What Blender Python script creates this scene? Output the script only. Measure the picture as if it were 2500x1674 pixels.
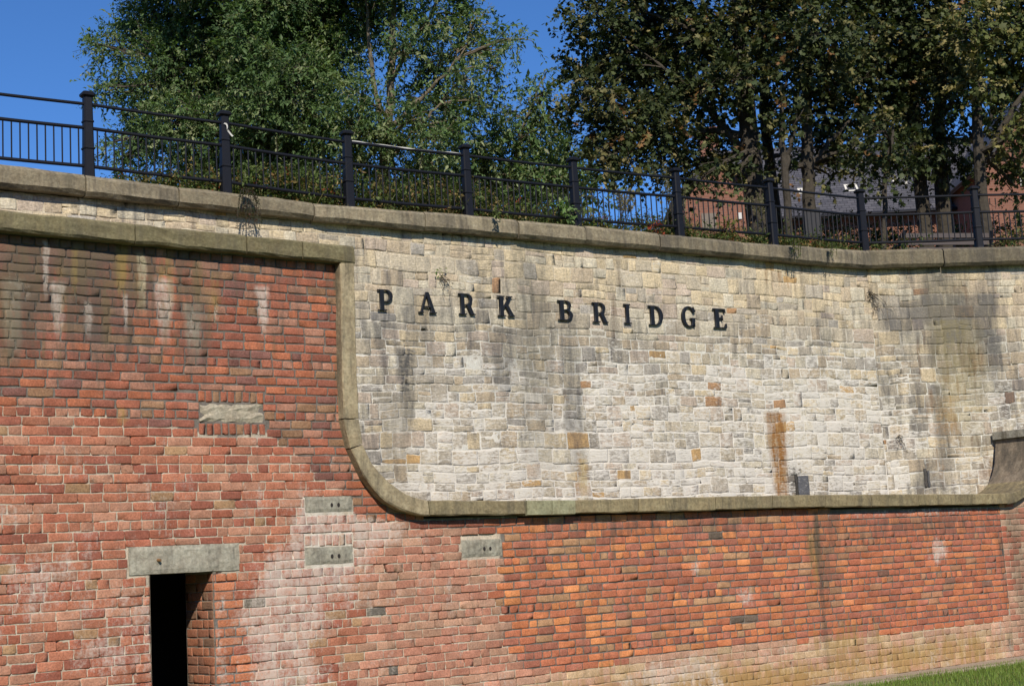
import bpy, math, random
import numpy as np
from mathutils import Vector, Matrix

for o in list(bpy.data.objects): bpy.data.objects.remove(o)
SC = bpy.context.scene
COL = SC.collection
rng = np.random.default_rng(7)
random.seed(7)

# ------------------------------------------------------------------ camera
F_PX, CXP, CYP = 3700.0, 1250.0, 837.0          # focal length and centre for a 2500 px wide picture
PITCH = math.radians(8.34); ROLL = math.radians(3.26)
EYE = np.array([0.0, 0.0, 1.7])
cw = np.array([0, math.cos(PITCH), math.sin(PITCH)])
cu0 = np.array([0, -math.sin(PITCH), math.cos(PITCH)]); cr0 = np.array([1.0, 0, 0])
cr = cr0*math.cos(ROLL) - cu0*math.sin(ROLL)
cu = cu0*math.cos(ROLL) + cr0*math.sin(ROLL)
cam = bpy.data.cameras.new('camera'); cam.sensor_width = 36; cam.lens = 36*F_PX/2500
cam.clip_end = 3000
camo = bpy.data.objects.new('camera', cam); COL.objects.link(camo)
camo.matrix_world = Matrix(((cr[0], cu[0], -cw[0], EYE[0]), (cr[1], cu[1], -cw[1], EYE[1]), (cr[2], cu[2], -cw[2], EYE[2]), (0, 0, 0, 1)))
SC.camera = camo

# ------------------------------------------------------------------ sky, sun, exposure
TH_F = math.radians(51.354)     # heading of the brick wall
TH_A = math.radians(56.163)     # heading of the stone wall, long stretch
TH_B = math.radians(81.740)     # heading of the stone wall after the bend
aF = np.array([math.sin(TH_F), math.cos(TH_F), 0]); nF = np.array([-math.cos(TH_F), math.sin(TH_F), 0])
light = aF*0.52 + nF*1.0 + np.array([0, 0, -0.91]); light /= np.linalg.norm(light)
to_sun = -light
elev = math.asin(to_sun[2]); azim = math.atan2(to_sun[0], to_sun[1])
W = bpy.data.worlds.new('World'); SC.world = W; W.use_nodes = True
wn = W.node_tree; bg = wn.nodes['Background']
sky = wn.nodes.new('ShaderNodeTexSky'); sky.sky_type = 'NISHITA'; sky.sun_disc = False
sky.sun_elevation = elev; sky.sun_rotation = azim
sky.air_density = 0.7; sky.dust_density = 0.0; sky.ozone_density = 10.0; sky.altitude = 100
hs = wn.nodes.new('ShaderNodeHueSaturation'); hs.inputs['Saturation'].default_value = 1.05
wn.links.new(sky.outputs[0], hs.inputs['Color']); wn.links.new(hs.outputs[0], bg.inputs[0]); bg.inputs[1].default_value = 0.15
sl = bpy.data.lights.new('sun', 'SUN'); sl.energy = 4.8; sl.angle = math.radians(0.53); sl.color = (1.0, 0.90, 0.75)
so = bpy.data.objects.new('sun', sl); COL.objects.link(so)
so.rotation_euler = Vector(light.tolist()).to_track_quat('-Z', 'Y').to_euler(); so.location = (0, -20, 30)
SC.view_settings.view_transform = 'Standard'; SC.view_settings.look = 'None'
SC.view_settings.exposure = 0.0; SC.view_settings.gamma = 1.0

# ------------------------------------------------------------------ helpers: rays and wall frames
def ray(x, y): return cw*F_PX + cr*(x-CXP) - cu*(y-CYP)
def proj(P):
    d = np.asarray(P) - EYE; z = d@cw
    return CXP + F_PX*(d@cr)/z, CYP - F_PX*(d@cu)/z, z
def at(x, y, Y):
    d = ray(x, y); return EYE + d*(Y/d[1])
class Frame:
    """a vertical wall: s along it, h height, d depth into it"""
    def __init__(self, O, a, n): self.O = np.array([O[0], O[1], 0.0]); self.a = np.array(a, float); self.n = np.array(n, float)
    def pt(self, s, h, d=0.0):
        s = np.asarray(s, float); h = np.asarray(h, float); d = np.asarray(d, float)
        s, h, d = np.broadcast_arrays(s, h, d)
        P = self.O + s[..., None]*self.a + d[..., None]*self.n
        P = P.copy(); P[..., 2] = h; return P
    def hit(self, x, y, d=0.0):
        v = ray(x, y); O = self.O + self.n*d
        t = ((O-EYE)@self.n)/(v@self.n); P = EYE + v*t
        return (P-O)@self.a, P[2]
def frame(O, th): return Frame(O, (math.sin(th), math.cos(th), 0), (-math.cos(th), math.sin(th), 0))
FW = frame((7.1256, 22.3702), TH_F)
KINK = np.array([5.5579, 23.1065, 0])
FA = frame(KINK, TH_A); FB = frame(KINK, TH_B)

# value noise
_T = rng.random((64, 64, 8))
def vn(u, v, k=0):
    u = np.asarray(u, float); v = np.asarray(v, float)
    iu = np.floor(u).astype(int); iv = np.floor(v).astype(int); fu = u-iu; fv = v-iv
    fu = fu*fu*(3-2*fu); fv = fv*fv*(3-2*fv)
    T = _T[..., k % 8]
    a = T[iu % 64, iv % 64]; b = T[(iu+1) % 64, iv % 64]; c = T[iu % 64, (iv+1) % 64]; d = T[(iu+1) % 64, (iv+1) % 64]
    return (a*(1-fu)+b*fu)*(1-fv) + (c*(1-fu)+d*fu)*fv
def fbm(u, v, k=0): return 0.55*vn(u, v, k)+0.3*vn(u*2.1+7, v*2.1+3, k+1)+0.15*vn(u*4.3+1, v*4.3+9, k+2)
def inside(poly, x, y):
    x = np.asarray(x, float); y = np.asarray(y, float); r = np.zeros(x.shape, bool); n = len(poly)
    for i in range(n):
        x0, y0 = poly[i]; x1, y1 = poly[(i+1) % n]
        if y0 == y1: continue
        c = ((y0 > y) != (y1 > y)) & (x < (x1-x0)*(y-y0)/(y1-y0)+x0); r ^= c
    return r
def sm(a, b, x): t = np.clip((x-a)/(b-a), 0, 1); return t*t*(3-2*t)

# objects
WL = {}
def wl(o): return WL.get(o.name, np.zeros(3)) if o else np.zeros(3)
def props(o, label=None, cat=None, group=None, kind=None):
    if label: o['label'] = label
    if cat: o['category'] = cat
    if group: o['group'] = group
    if kind: o['kind'] = kind
    return o
def thing(name, loc, label, cat, group=None):
    o = bpy.data.objects.new(name, None); COL.objects.link(o); o.location = [float(v) for v in loc]
    o.empty_display_size = 0.2
    WL[o.name] = np.array(loc, float); return props(o, label, cat, group)
def make_mesh(name, V, Fc, mat, col=None, stain=None, smooth=False):
    me = bpy.data.meshes.new(name)
    V = np.asarray(V, np.float32).reshape(-1, 3)
    if isinstance(Fc, np.ndarray):
        k = Fc.shape[1]; nf = len(Fc)
        me.vertices.add(len(V)); me.vertices.foreach_set('co', V.ravel())
        me.loops.add(nf*k); me.loops.foreach_set('vertex_index', Fc.astype(np.int32).ravel())
        me.polygons.add(nf); me.polygons.foreach_set('loop_start', np.arange(0, nf*k, k, dtype=np.int32))
        me.polygons.foreach_set('loop_total', np.full(nf, k, np.int32))
        me.update(calc_edges=True)
    else:
        me.from_pydata(V.tolist(), [], [list(map(int, f)) for f in Fc])
    if smooth: me.polygons.foreach_set('use_smooth', np.ones(len(me.polygons), bool))
    for nm, c in (('col', col), ('stain', stain)):
        if c is not None:
            c = np.asarray(c, np.float32)
            if c.ndim == 1: c = np.tile(c, (len(V), 1))
            at_ = me.color_attributes.new(nm, 'FLOAT_COLOR', 'POINT')
            at_.data.foreach_set('color', np.hstack([c, np.ones((len(c), 1), np.float32)]).astype(np.float32).ravel())
    if mat: me.materials.append(mat)
    me.validate(); return me
def link(name, me, parent=None, loc=None):
    """mesh in world coordinates (loc None) or relative to a world position loc"""
    o = bpy.data.objects.new(name, me); COL.objects.link(o)
    L = np.zeros(3) if loc is None else np.asarray(loc, float)
    WL[o.name] = L
    if parent: o.parent = parent; L = L - wl(parent)
    o.location = [float(v) for v in L]; return o

class Buf:
    def __init__(s): s.V = []; s.F = []; s.n = 0
    def add(s, V, Fc):
        s.V.append(np.asarray(V, float).reshape(-1, 3)); s.F += [[i+s.n for i in f] for f in Fc]; s.n += len(s.V[-1])
    def box(s, lo, hi, M=None):
        x0, y0, z0 = lo; x1, y1, z1 = hi
        V = np.array([[x0,y0,z0],[x1,y0,z0],[x1,y1,z0],[x0,y1,z0],[x0,y0,z1],[x1,y0,z1],[x1,y1,z1],[x0,y1,z1]], float)
        if M is not None: V = M(V)
        s.add(V, [[3,2,1,0],[4,5,6,7],[0,1,5,4],[1,2,6,5],[2,3,7,6],[3,0,4,7]])
    def tube(s, pts, rad, n=6, caps=True):
        pts = np.asarray(pts, float); m = len(pts); rad = np.broadcast_to(np.asarray(rad, float), (m,))
        T = np.gradient(pts, axis=0); T /= np.linalg.norm(T, axis=1)[:, None]+1e-9
        ref = np.array([0, 0, 1.0]) if abs(T[0][2]) < 0.9 else np.array([1.0, 0, 0])
        V = []
        for i in range(m):
            e1 = np.cross(T[i], ref); e1 /= np.linalg.norm(e1)+1e-9; e2 = np.cross(T[i], e1)
            for k in range(n):
                a = 2*math.pi*(k+0.5)/n; V.append(pts[i]+rad[i]*(math.cos(a)*e1+math.sin(a)*e2))
        Fc = [[i*n+k, i*n+(k+1) % n, (i+1)*n+(k+1) % n, (i+1)*n+k] for i in range(m-1) for k in range(n)]
        if caps: Fc += [list(range(n))[::-1], [(m-1)*n+k for k in range(n)]]
        s.add(V, Fc)
    def prism(s, outline, M, t0, t1):
        """outline (u,v) extruded from t0 to t1, M maps (u,v,t) rows to world"""
        n = len(outline); U = np.array(outline, float)
        V = np.vstack([np.column_stack([U, np.full(n, t0)]), np.column_stack([U, np.full(n, t1)])])
        s.add(M(V), [list(range(n)), list(range(2*n-1, n-1, -1))]+[[i, (i+1) % n, n+(i+1) % n, n+i] for i in range(n)])
    def build(s, name, mat, parent=None, smooth=False, col=None, loc=None):
        V = np.vstack(s.V)
        if loc is not None: V = V-np.asarray(loc)
        return link(name, make_mesh(name, V, s.F, mat, col=col, smooth=smooth), parent, loc)

# ------------------------------------------------------------------ materials
def new_mat(name):
    m = bpy.data.materials.new(name); m.use_nodes = True; nt = m.node_tree
    return m, nt, nt.nodes['Principled BSDF']
def node(nt, t, **kw):
    n = nt.nodes.new(t)
    for k, v in kw.items():
        if k.startswith('i'): n.inputs[int(k[1:])].default_value = v
        else: setattr(n, k, v)
    return n
def noise(nt, vec, scale, detail=4, rough=0.55):
    n = nt.nodes.new('ShaderNodeTexNoise'); n.inputs['Scale'].default_value = scale
    n.inputs['Detail'].default_value = detail; n.inputs['Roughness'].default_value = rough
    nt.links.new(vec, n.inputs['Vector']); return n.outputs['Fac']
def math_(nt, op, a, b=None, c=None, clamp=False):
    n = nt.nodes.new('ShaderNodeMath'); n.operation = op; n.use_clamp = clamp
    for i, v in enumerate((a, b, c)):
        if v is None: continue
        if isinstance(v, (int, float)): n.inputs[i].default_value = v
        else: nt.links.new(v, n.inputs[i])
    return n.outputs[0]
def mix(nt, fac, a, b, blend='MIX'):
    n = nt.nodes.new('ShaderNodeMix'); n.data_type = 'RGBA'; n.blend_type = blend
    for i, v in ((0, fac), (6, a), (7, b)):
        if isinstance(v, (int, float)): n.inputs[i].default_value = v
        elif isinstance(v, tuple): n.inputs[i].default_value = v+(1,)
        else: nt.links.new(v, n.inputs[i])
    return n.outputs[2]
def mapped(nt, vec, sc):
    n = nt.nodes.new('ShaderNodeMapping'); n.inputs['Scale'].default_value = sc; nt.links.new(vec, n.inputs['Vector']); return n.outputs[0]
def bump(nt, b, h, strength, dist):
    n = nt.nodes.new('ShaderNodeBump'); n.inputs['Strength'].default_value = strength; n.inputs['Distance'].default_value = dist
    nt.links.new(h, n.inputs['Height']); nt.links.new(n.outputs[0], b.inputs['Normal'])

def masonry(name, grain=45, var=0.55, bump_s=0.7, bump_d=0.012, white=(0.66, 0.60, 0.54), dark=(0.05, 0.048, 0.052), ochre=(0.34, 0.22, 0.07), tool=False, wlim=0.72, dlim=0.72, tint=(1.25, 1.35, 1.4), wsc=None, runs=()):
    m, nt, b = new_mat(name)
    pos = nt.nodes.new('ShaderNodeNewGeometry').outputs['Position']
    col = node(nt, 'ShaderNodeVertexColor', layer_name='col').outputs[0]
    st = node(nt, 'ShaderNodeVertexColor', layer_name='stain').outputs[0]
    sep = nt.nodes.new('ShaderNodeSeparateColor'); nt.links.new(st, sep.inputs[0])
    n1 = noise(nt, pos, grain, 6, 0.65); n2 = noise(nt, pos, 26, 9, 0.8)
    n3 = noise(nt, mapped(nt, pos, (11, 11, 1.6)), 1.0, 6, 0.65); n4 = noise(nt, pos, 5, 5, 0.6)
    v = math_(nt, 'MULTIPLY_ADD', n1, var*2, 1-var)
    v2 = math_(nt, 'MULTIPLY_ADD', n4, 0.5, 0.75)
    vv = math_(nt, 'MULTIPLY', v, v2)
    cc = nt.nodes.new('ShaderNodeCombineColor')
    for i in range(3): nt.links.new(vv, cc.inputs[i])
    c = mix(nt, 1.0, col, cc.outputs[0], 'MULTIPLY')
    c = mix(nt, math_(nt, 'MULTIPLY_ADD', noise(nt, pos, 9, 5, .7), 2.2, -.75, True), c, mix(nt, 1.0, c, tint, 'MULTIPLY'))
    if wsc: n2 = noise(nt, mapped(nt, pos, wsc), 1.0, 9, .7)
    sp = noise(nt, pos, 95, 3, .6); spk = math_(nt, 'MULTIPLY_ADD', sp, 7.0, -4.4, True); c = mix(nt, math_(nt, 'MULTIPLY', spk, .45), c, white)
    pit = math_(nt, 'MULTIPLY_ADD', noise(nt, pos, 70, 2, .5), -9.0, 2.9, True); c = mix(nt, math_(nt, 'MULTIPLY', pit, .6), c, dark)
    def mask(n, amt, k, lim):
        e = math_(nt, 'MULTIPLY_ADD', n, 1.5, -0.25)
        s_ = math_(nt, 'ADD', e, amt); s_ = math_(nt, 'SUBTRACT', s_, 1.0)
        return math_(nt, 'MULTIPLY', math_(nt, 'MULTIPLY_ADD', s_, k, 0.5, True), lim)
    c = mix(nt, mask(n3, sep.outputs[2], 3.0, 0.75), c, ochre)
    c = mix(nt, mask(n3, sep.outputs[1], 2.2, dlim), c, dark)
    nw = n2 if wsc else math_(nt, 'ADD', math_(nt, 'MULTIPLY', n2, .6), math_(nt, 'MULTIPLY', n3, .4))
    c = mix(nt, mask(nw, sep.outputs[0], 4.5, wlim), c, white)
    # run-off stains: (wall frame, s, h_top, h_bottom, half width at top, at bottom, colour, strength)
    crd = {}
    for fr_, s0_, ht_, hb_, w0_, w1_, colr, amt in runs:
        key = tuple(fr_.a)
        if key not in crd:
            dt = nt.nodes.new('ShaderNodeVectorMath'); dt.operation = 'DOT_PRODUCT'; nt.links.new(pos, dt.inputs[0]); dt.inputs[1].default_value = tuple(fr_.a)
            sz = nt.nodes.new('ShaderNodeSeparateXYZ'); nt.links.new(pos, sz.inputs[0]); crd[key] = (math_(nt, 'SUBTRACT', dt.outputs['Value'], float(fr_.O@fr_.a)), sz.outputs[2], noise(nt, mapped(nt, pos, (14, 14, 2.2)), 1.0, 7, .7), noise(nt, pos, 7, 5, .6))
        S__, H__, NS, NI = crd[key]
        ds = math_(nt, 'ABSOLUTE', math_(nt, 'ADD', math_(nt, 'SUBTRACT', S__, s0_), math_(nt, 'MULTIPLY_ADD', NI, .10, -.05)))
        tt_ = math_(nt, 'DIVIDE', math_(nt, 'SUBTRACT', ht_, H__), ht_-hb_, None, True)
        wd_ = math_(nt, 'MULTIPLY_ADD', tt_, w1_-w0_, w0_)
        m1 = math_(nt, 'MULTIPLY_ADD', math_(nt, 'DIVIDE', ds, wd_), -1.6, 2.0, True)
        m2 = math_(nt, 'MULTIPLY_ADD', math_(nt, 'SUBTRACT', ht_, H__), 22.0, .5, True)
        m3 = math_(nt, 'MULTIPLY_ADD', tt_, -2.2, 2.2, True)
        mm = math_(nt, 'MULTIPLY', math_(nt, 'MULTIPLY', m1, m2), m3)
        mm = math_(nt, 'MULTIPLY', mm, math_(nt, 'MULTIPLY_ADD', NS, 2.6, -.5, True))
        mm = math_(nt, 'MULTIPLY', mm, math_(nt, 'MULTIPLY_ADD', n2, 3.2, -.75, True))
        c = mix(nt, math_(nt, 'MULTIPLY', mm, amt, None, True), c, colr)
    nt.links.new(c, b.inputs['Base Color']); b.inputs['Roughness'].default_value = 0.92
    b.inputs['Specular IOR Level'].default_value = 0.15
    hh = math_(nt, 'ADD', n1, math_(nt, 'MULTIPLY', n2, 0.8))
    if tool:
        nt2 = noise(nt, mapped(nt, pos, (16, 16, 70)), 1.0, 3, 0.6)
        hh = math_(nt, 'ADD', hh, math_(nt, 'MULTIPLY', nt2, 1.3))
    bump(nt, b, hh, bump_s, bump_d)
    return m
def run(fr, x, y0, y1, w0, w1, col, amt):
    s0_, h0_ = fr.hit(x, y0); h1_ = fr.hit(x, y1)[1]; k_ = abs(fr.hit(x+10, y0)[0]-fr.hit(x, y0)[0])/10
    return (fr, float(s0_), float(h0_), float(h1_), max(w0*k_, .012), max(w1*k_, .012), col, amt)
RUST = (.27, .135, .045); SOOT = (.085, .085, .085); SALT = (.62, .56, .50); GRIME = (.11, .095, .07); ALGA = (.27, .20, .07)
RUN_STONE = [run(FA, 1892, 1006, 1330, 24, 11, RUST, 1.25), run(FA, 990, 850, 1080, 22, 14, SOOT, 1.00), run(FA, 1030, 700, 1000, 34, 26, SOOT, .35), run(FA, 1225, 800, 1010, 34, 24, SOOT, 0.72), run(FA, 1290, 600, 1230, 46, 40, (.17, .16, .13), .8), run(FA, 1385, 760, 1240, 26, 22, SOOT, 0.72), run(FA, 960, 960, 1220, 40, 30, (.2, .18, .14), .7), run(FA, 1423, 1120, 1230, 11, 9, (.50, .38, .14), .6),
    run(FB, 2300, 640, 1000, 60, 40, (.15, .14, .11), .8), run(FB, 2290, 940, 1215, 20, 16, SOOT, .75), run(FB, 2380, 720, 1000, 50, 40, SOOT, 0.65), run(FB, 2330, 780, 1150, 60, 60, (.30, .25, .11), .45), run(FB, 2200, 740, 900, 40, 30, SOOT, .35), run(FB, 2262, 1120, 1215, 30, 26, SOOT, .7)]
RUN_BRICK = [run(FW, 640, 700, 830, 18, 6, SALT, .75), run(FW, 400, 680, 860, 24, 10, SALT, .65), run(FW, 142, 690, 840, 18, 8, SALT, .65), run(FW, 112, 590, 740, 8, 5, SALT, .7), run(FW, 345, 620, 780, 12, 8, (.42, .38, .26), .8), run(FW, 470, 740, 900, 24, 14, (.30, .28, .22), .8), run(FW, 305, 720, 820, 8, 5, SALT, .6), run(FW, 30, 680, 900, 26, 14, (.32, .29, .22), .7), run(FW, 215, 740, 830, 10, 6, SALT, .55),
    run(FW, 200, 590, 900, 60, 40, GRIME, .5), run(FW, 60, 590, 960, 50, 40, GRIME, .6), run(FW, 480, 600, 900, 50, 30, GRIME, .45), run(FW, 295, 600, 760, 14, 8, ALGA, .7), run(FW, 180, 600, 740, 9, 6, ALGA, .6), run(FW, 415, 610, 760, 10, 6, ALGA, .5), run(FW, 1990, 1250, 1690, 7, 5, (.09, .075, .06), .9), run(FW, 2015, 1250, 1560, 34, 18, GRIME, .5), run(FW, 2472, 1240, 1640, 20, 14, GRIME, .6), run(FW, 1405, 1250, 1690, 4, 4, GRIME, .5)]
M_BRICK = masonry('brick_clay', runs=RUN_BRICK, grain=60, var=.85, bump_s=0.7, bump_d=0.007, white=(.60, .52, .46), dark=(.095, .085, .072))
M_STONE = masonry('sandstone_block', runs=RUN_STONE, grain=40, var=0.8, bump_s=0.7, bump_d=0.010, wlim=.85, tint=(1.12, 1.1, 1.05), wsc=(13, 13, 34), white=(0.67, 0.65, 0.595), dark=(0.075, 0.08, 0.09), ochre=(0.42, 0.22, 0.06), tool=True)
M_MORTAR = masonry('mortar', runs=RUN_BRICK, grain=70, var=0.5, bump_s=0.8, bump_d=0.01, white=(0.72, 0.68, 0.61))
M_MORTAR_S = masonry('pale_mortar', runs=RUN_STONE, grain=70, var=0.5, bump_s=0.8, bump_d=0.01, white=(0.72, 0.68, 0.61))
M_COPE = masonry('coping_stone', grain=30, var=0.75, bump_s=0.6, bump_d=0.015, white=(0.42, 0.38, 0.31), dark=(0.07, 0.065, 0.058), ochre=(0.22, 0.19, 0.10))
def plain(name, col, rough=0.6, var=0.25, sc=20, bs=0.2, bd=0.005, metal=0.0, spec=0.4):
    m, nt, b = new_mat(name)
    pos = nt.nodes.new('ShaderNodeNewGeometry').outputs['Position']
    n = noise(nt, pos, sc, 6, 0.6)
    c = mix(nt, n, tuple(x*(1-var) for x in col), tuple(min(1, x*(1+var)) for x in col))
    nt.links.new(c, b.inputs['Base Color']); b.inputs['Roughness'].default_value = rough; b.inputs['Metallic'].default_value = metal
    b.inputs['Specular IOR Level'].default_value = spec
    bump(nt, b, n, bs, bd); return m
M_IRON = plain('black_paint', (0.009, 0.010, 0.015), 0.5, 0.35, 40, 0.25, 0.003, spec=.25)
M_LETTER = plain('black_letter_paint', (0.010, 0.011, 0.014), 0.45, 0.3, 60, 0.2, 0.002)
M_WHITE = plain('white_plastic', (0.58, 0.58, 0.56), 0.5, 0.1, 30)
M_HOLE_SHADE = plain('opening_shade', (0.03, 0.026, 0.024), 0.95, 0.3, 8)  # near-black colour puts the shade of openings into the surface
M_CORE = plain('rubble_core', (0.20, 0.17, 0.14), 0.95, 0.3, 8)
M_SOIL = plain('soil', (0.11, 0.085, 0.055), 0.95, 0.4, 9, 0.5, 0.03)
M_WOOD = plain('grey_bench_wood', (0.085, 0.072, 0.07), 0.7, 0.3, 30)
M_BARK = plain('bark', (0.055, 0.047, 0.036), 0.9, 0.5, 14, 0.8, 0.03)
M_BARK2 = plain('pale_bark', (0.15, 0.125, 0.085), 0.9, 0.45, 14, 0.8, 0.03)
M_FRAME = plain('cream_window_paint', (0.7, 0.68, 0.6), 0.5, 0.1)
M_BOARD = plain('notice_board_grey', (0.03, 0.031, 0.036), 0.7, 0.3, 20)
M_GLASS, _nt, _b = new_mat('window_glass'); _b.inputs['Base Color'].default_value = (0.03, 0.035, 0.04, 1); _b.inputs['Roughness'].default_value = 0.08
def leafmat(name, trans=0.35, rough=0.45, spec=0.35):
    m, nt, b = new_mat(name)
    col = node(nt, 'ShaderNodeVertexColor', layer_name='col').outputs[0]
    nt.links.new(col, b.inputs['Base Color']); b.inputs['Roughness'].default_value = rough; b.inputs['Specular IOR Level'].default_value = spec
    tr = nt.nodes.new('ShaderNodeBsdfTranslucent')
    tc = mix(nt, 1.0, col, (1.0, 1.15, 0.45), 'MULTIPLY'); nt.links.new(tc, tr.inputs['Color'])
    ms = nt.nodes.new('ShaderNodeMixShader'); ms.inputs[0].default_value = trans
    nt.links.new(b.outputs[0], ms.inputs[1]); nt.links.new(tr.outputs[0], ms.inputs[2])
    nt.links.new(ms.outputs[0], nt.nodes['Material Output'].inputs['Surface']); return m
M_LEAF = leafmat('leaf', .35, .5, .25); M_LEAF_D = leafmat('sycamore_leaf', 0.2, 0.55, 0.2)
def brick_far():
    m, nt, b = new_mat('distant_brickwork')
    tc = nt.nodes.new('ShaderNodeNewGeometry').outputs['Position']
    sx = nt.nodes.new('ShaderNodeSeparateXYZ'); nt.links.new(tc, sx.inputs[0])
    cb = nt.nodes.new('ShaderNodeCombineXYZ')
    nt.links.new(math_(nt, 'ADD', sx.outputs[0], math_(nt, 'MULTIPLY', sx.outputs[1], 0.7)), cb.inputs[0]); nt.links.new(sx.outputs[2], cb.inputs[1])
    t = nt.nodes.new('ShaderNodeTexBrick'); nt.links.new(cb.outputs[0], t.inputs['Vector'])
    t.inputs['Scale'].default_value = 1.0; t.inputs['Brick Width'].default_value = 0.235; t.inputs['Row Height'].default_value = 0.083
    t.inputs['Mortar Size'].default_value = 0.008
    t.inputs['Color1'].default_value = (0.25, 0.10, 0.06, 1); t.inputs['Color2'].default_value = (0.18, 0.07, 0.048, 1); t.inputs['Mortar'].default_value = (0.24, 0.16, 0.12, 1)
    c = mix(nt, noise(nt, tc, 0.8, 5), t.outputs[0], (0.22, 0.105, 0.07)); nt.links.new(c, b.inputs['Base Color']); b.inputs['Roughness'].default_value = 0.9
    bump(nt, b, t.outputs['Fac'], -0.4, 0.01); return m
M_FARBRICK = brick_far()
def slate():
    m, nt, b = new_mat('slate_roof')
    uv = nt.nodes.new('ShaderNodeNewGeometry').outputs['Position']
    sx = nt.nodes.new('ShaderNodeSeparateXYZ'); nt.links.new(uv, sx.inputs[0])
    cb = nt.nodes.new('ShaderNodeCombineXYZ'); nt.links.new(sx.outputs[0], cb.inputs[0]); nt.links.new(sx.outputs[2], cb.inputs[1])
    t = nt.nodes.new('ShaderNodeTexBrick'); nt.links.new(cb.outputs[0], t.inputs['Vector'])
    t.inputs['Scale'].default_value = 1.0; t.inputs['Brick Width'].default_value = 0.26; t.inputs['Row Height'].default_value = 0.11; t.inputs['Mortar Size'].default_value = 0.012
    t.inputs['Color1'].default_value = (0.058, 0.058, 0.07, 1); t.inputs['Color2'].default_value = (0.10, 0.098, 0.11, 1); t.inputs['Mortar'].default_value = (0.025, 0.025, 0.03, 1)
    nt.links.new(t.outputs[0], b.inputs['Base Color']); b.inputs['Roughness'].default_value = 0.6
    bump(nt, b, t.outputs['Fac'], -0.5, 0.02); return m
M_SLATE = slate()
def grass_ground():
    m, nt, b = new_mat('lawn_soil')
    pos = nt.nodes.new('ShaderNodeNewGeometry').outputs['Position']
    c = mix(nt, noise(nt, pos, 2.0, 8), (0.05, 0.09, 0.02), (0.09, 0.14, 0.03)); nt.links.new(c, b.inputs['Base Color']); b.inputs['Roughness'].default_value = 0.95
    return m
M_LAWN = grass_ground()
M_PATH = plain('worn_concrete_edge', (0.33, 0.27, 0.21), 0.95, 0.35, 7, 0.6, 0.01)

# ------------------------------------------------------------------ ground
b = Buf(); b.add([[-400, -300, -0.03], [400, -300, -0.03], [400, 500, -0.03], [-400, 500, -0.03]], [[0, 1, 2, 3]])
props(b.build('ground', M_LAWN), kind='structure')
ha = np.linspace(math.radians(95), math.radians(265), 40); hv = []  # unseen ring behind the camera, added to block sky fill light
for rr_, hh_ in ((70, -1), (95, 16), (130, 34), (180, 44), (300, 46)):
    for k_, a_ in enumerate(ha): hv.append([math.sin(a_)*rr_, math.cos(a_)*rr_, hh_*(0.75+0.5*float(fbm(k_*.35, rr_*.02, 1)))])
hv = np.array(hv); Fc = [[j*40+i, j*40+i+1, (j+1)*40+i+1, (j+1)*40+i] for j in range(4) for i in range(39)]
props(link('sky_fill_blocker', make_mesh('sky_fill_blocker', hv, Fc, plain('fill_blocker_green', (.045, .06, .025), .95, .4, .3))), kind='structure')
def gpt(x, y): v = ray(x, y); return EYE + v*(-EYE[2]/v[2])
dG = (gpt(2500, 1620)-FW.O)@FW.n
N = 60; S = np.linspace(-20, 4, N); edge = dG*.55 - 0.10*fbm(S*1.3, S*0, 3) + 0.03
V = np.vstack([FW.pt(S, 0.0, 0.1), FW.pt(S, 0.005, edge), FW.pt(S, -0.04, edge-0.04)])
Fc = [[i, i+1, N+i+1, N+i] for i in range(N-1)]+[[N+i, N+i+1, 2*N+i+1, 2*N+i] for i in range(N-1)]
props(link('wall_edge_strip', make_mesh('wall_edge_strip', V, Fc, M_PATH)), kind='structure')
# lawn blades by the wall
nb = 36000
gs = rng.uniform(-5, 3.0, nb); gd = dG*.55+0.05 - np.abs(rng.uniform(0, 1, nb))**1.4*3.2
keep = rng.random(nb) < 0.35+0.9*fbm(gs*3, gd*3, 2); gs, gd = gs[keep], gd[keep]; nb = len(gs)
P = FW.pt(gs, -0.03, gd); hgt = rng.uniform(0.03, 0.085, nb)*(0.7+0.6*fbm(gs*1.5, gd*1.5, 4)); az = rng.uniform(0, 6.283, nb); ln = rng.uniform(0, 0.8, nb)*hgt
dx = np.column_stack([np.cos(az), np.sin(az), np.zeros(nb)]); dy = np.column_stack([-np.sin(az), np.cos(az), np.zeros(nb)])
up = np.array([0, 0, 1.0])
V = np.stack([P-dx*0.004, P+dx*0.004, P+up*hgt[:, None]+dy*ln[:, None]], 1).reshape(-1, 3)
gc = np.array([0.18, 0.27, 0.055])*rng.uniform(0.6, 1.45, (nb, 1)); dry = rng.random(nb) < 0.1; gc[dry] = np.array([0.26, 0.23, 0.09])
me = make_mesh('grass', V, np.arange(nb*3).reshape(-1, 3), M_LEAF, col=np.repeat(gc, 3, 0))
props(link('grass', me), 'short mown green lawn along the foot of the brick wall', 'grass', kind='stuff')

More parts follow.
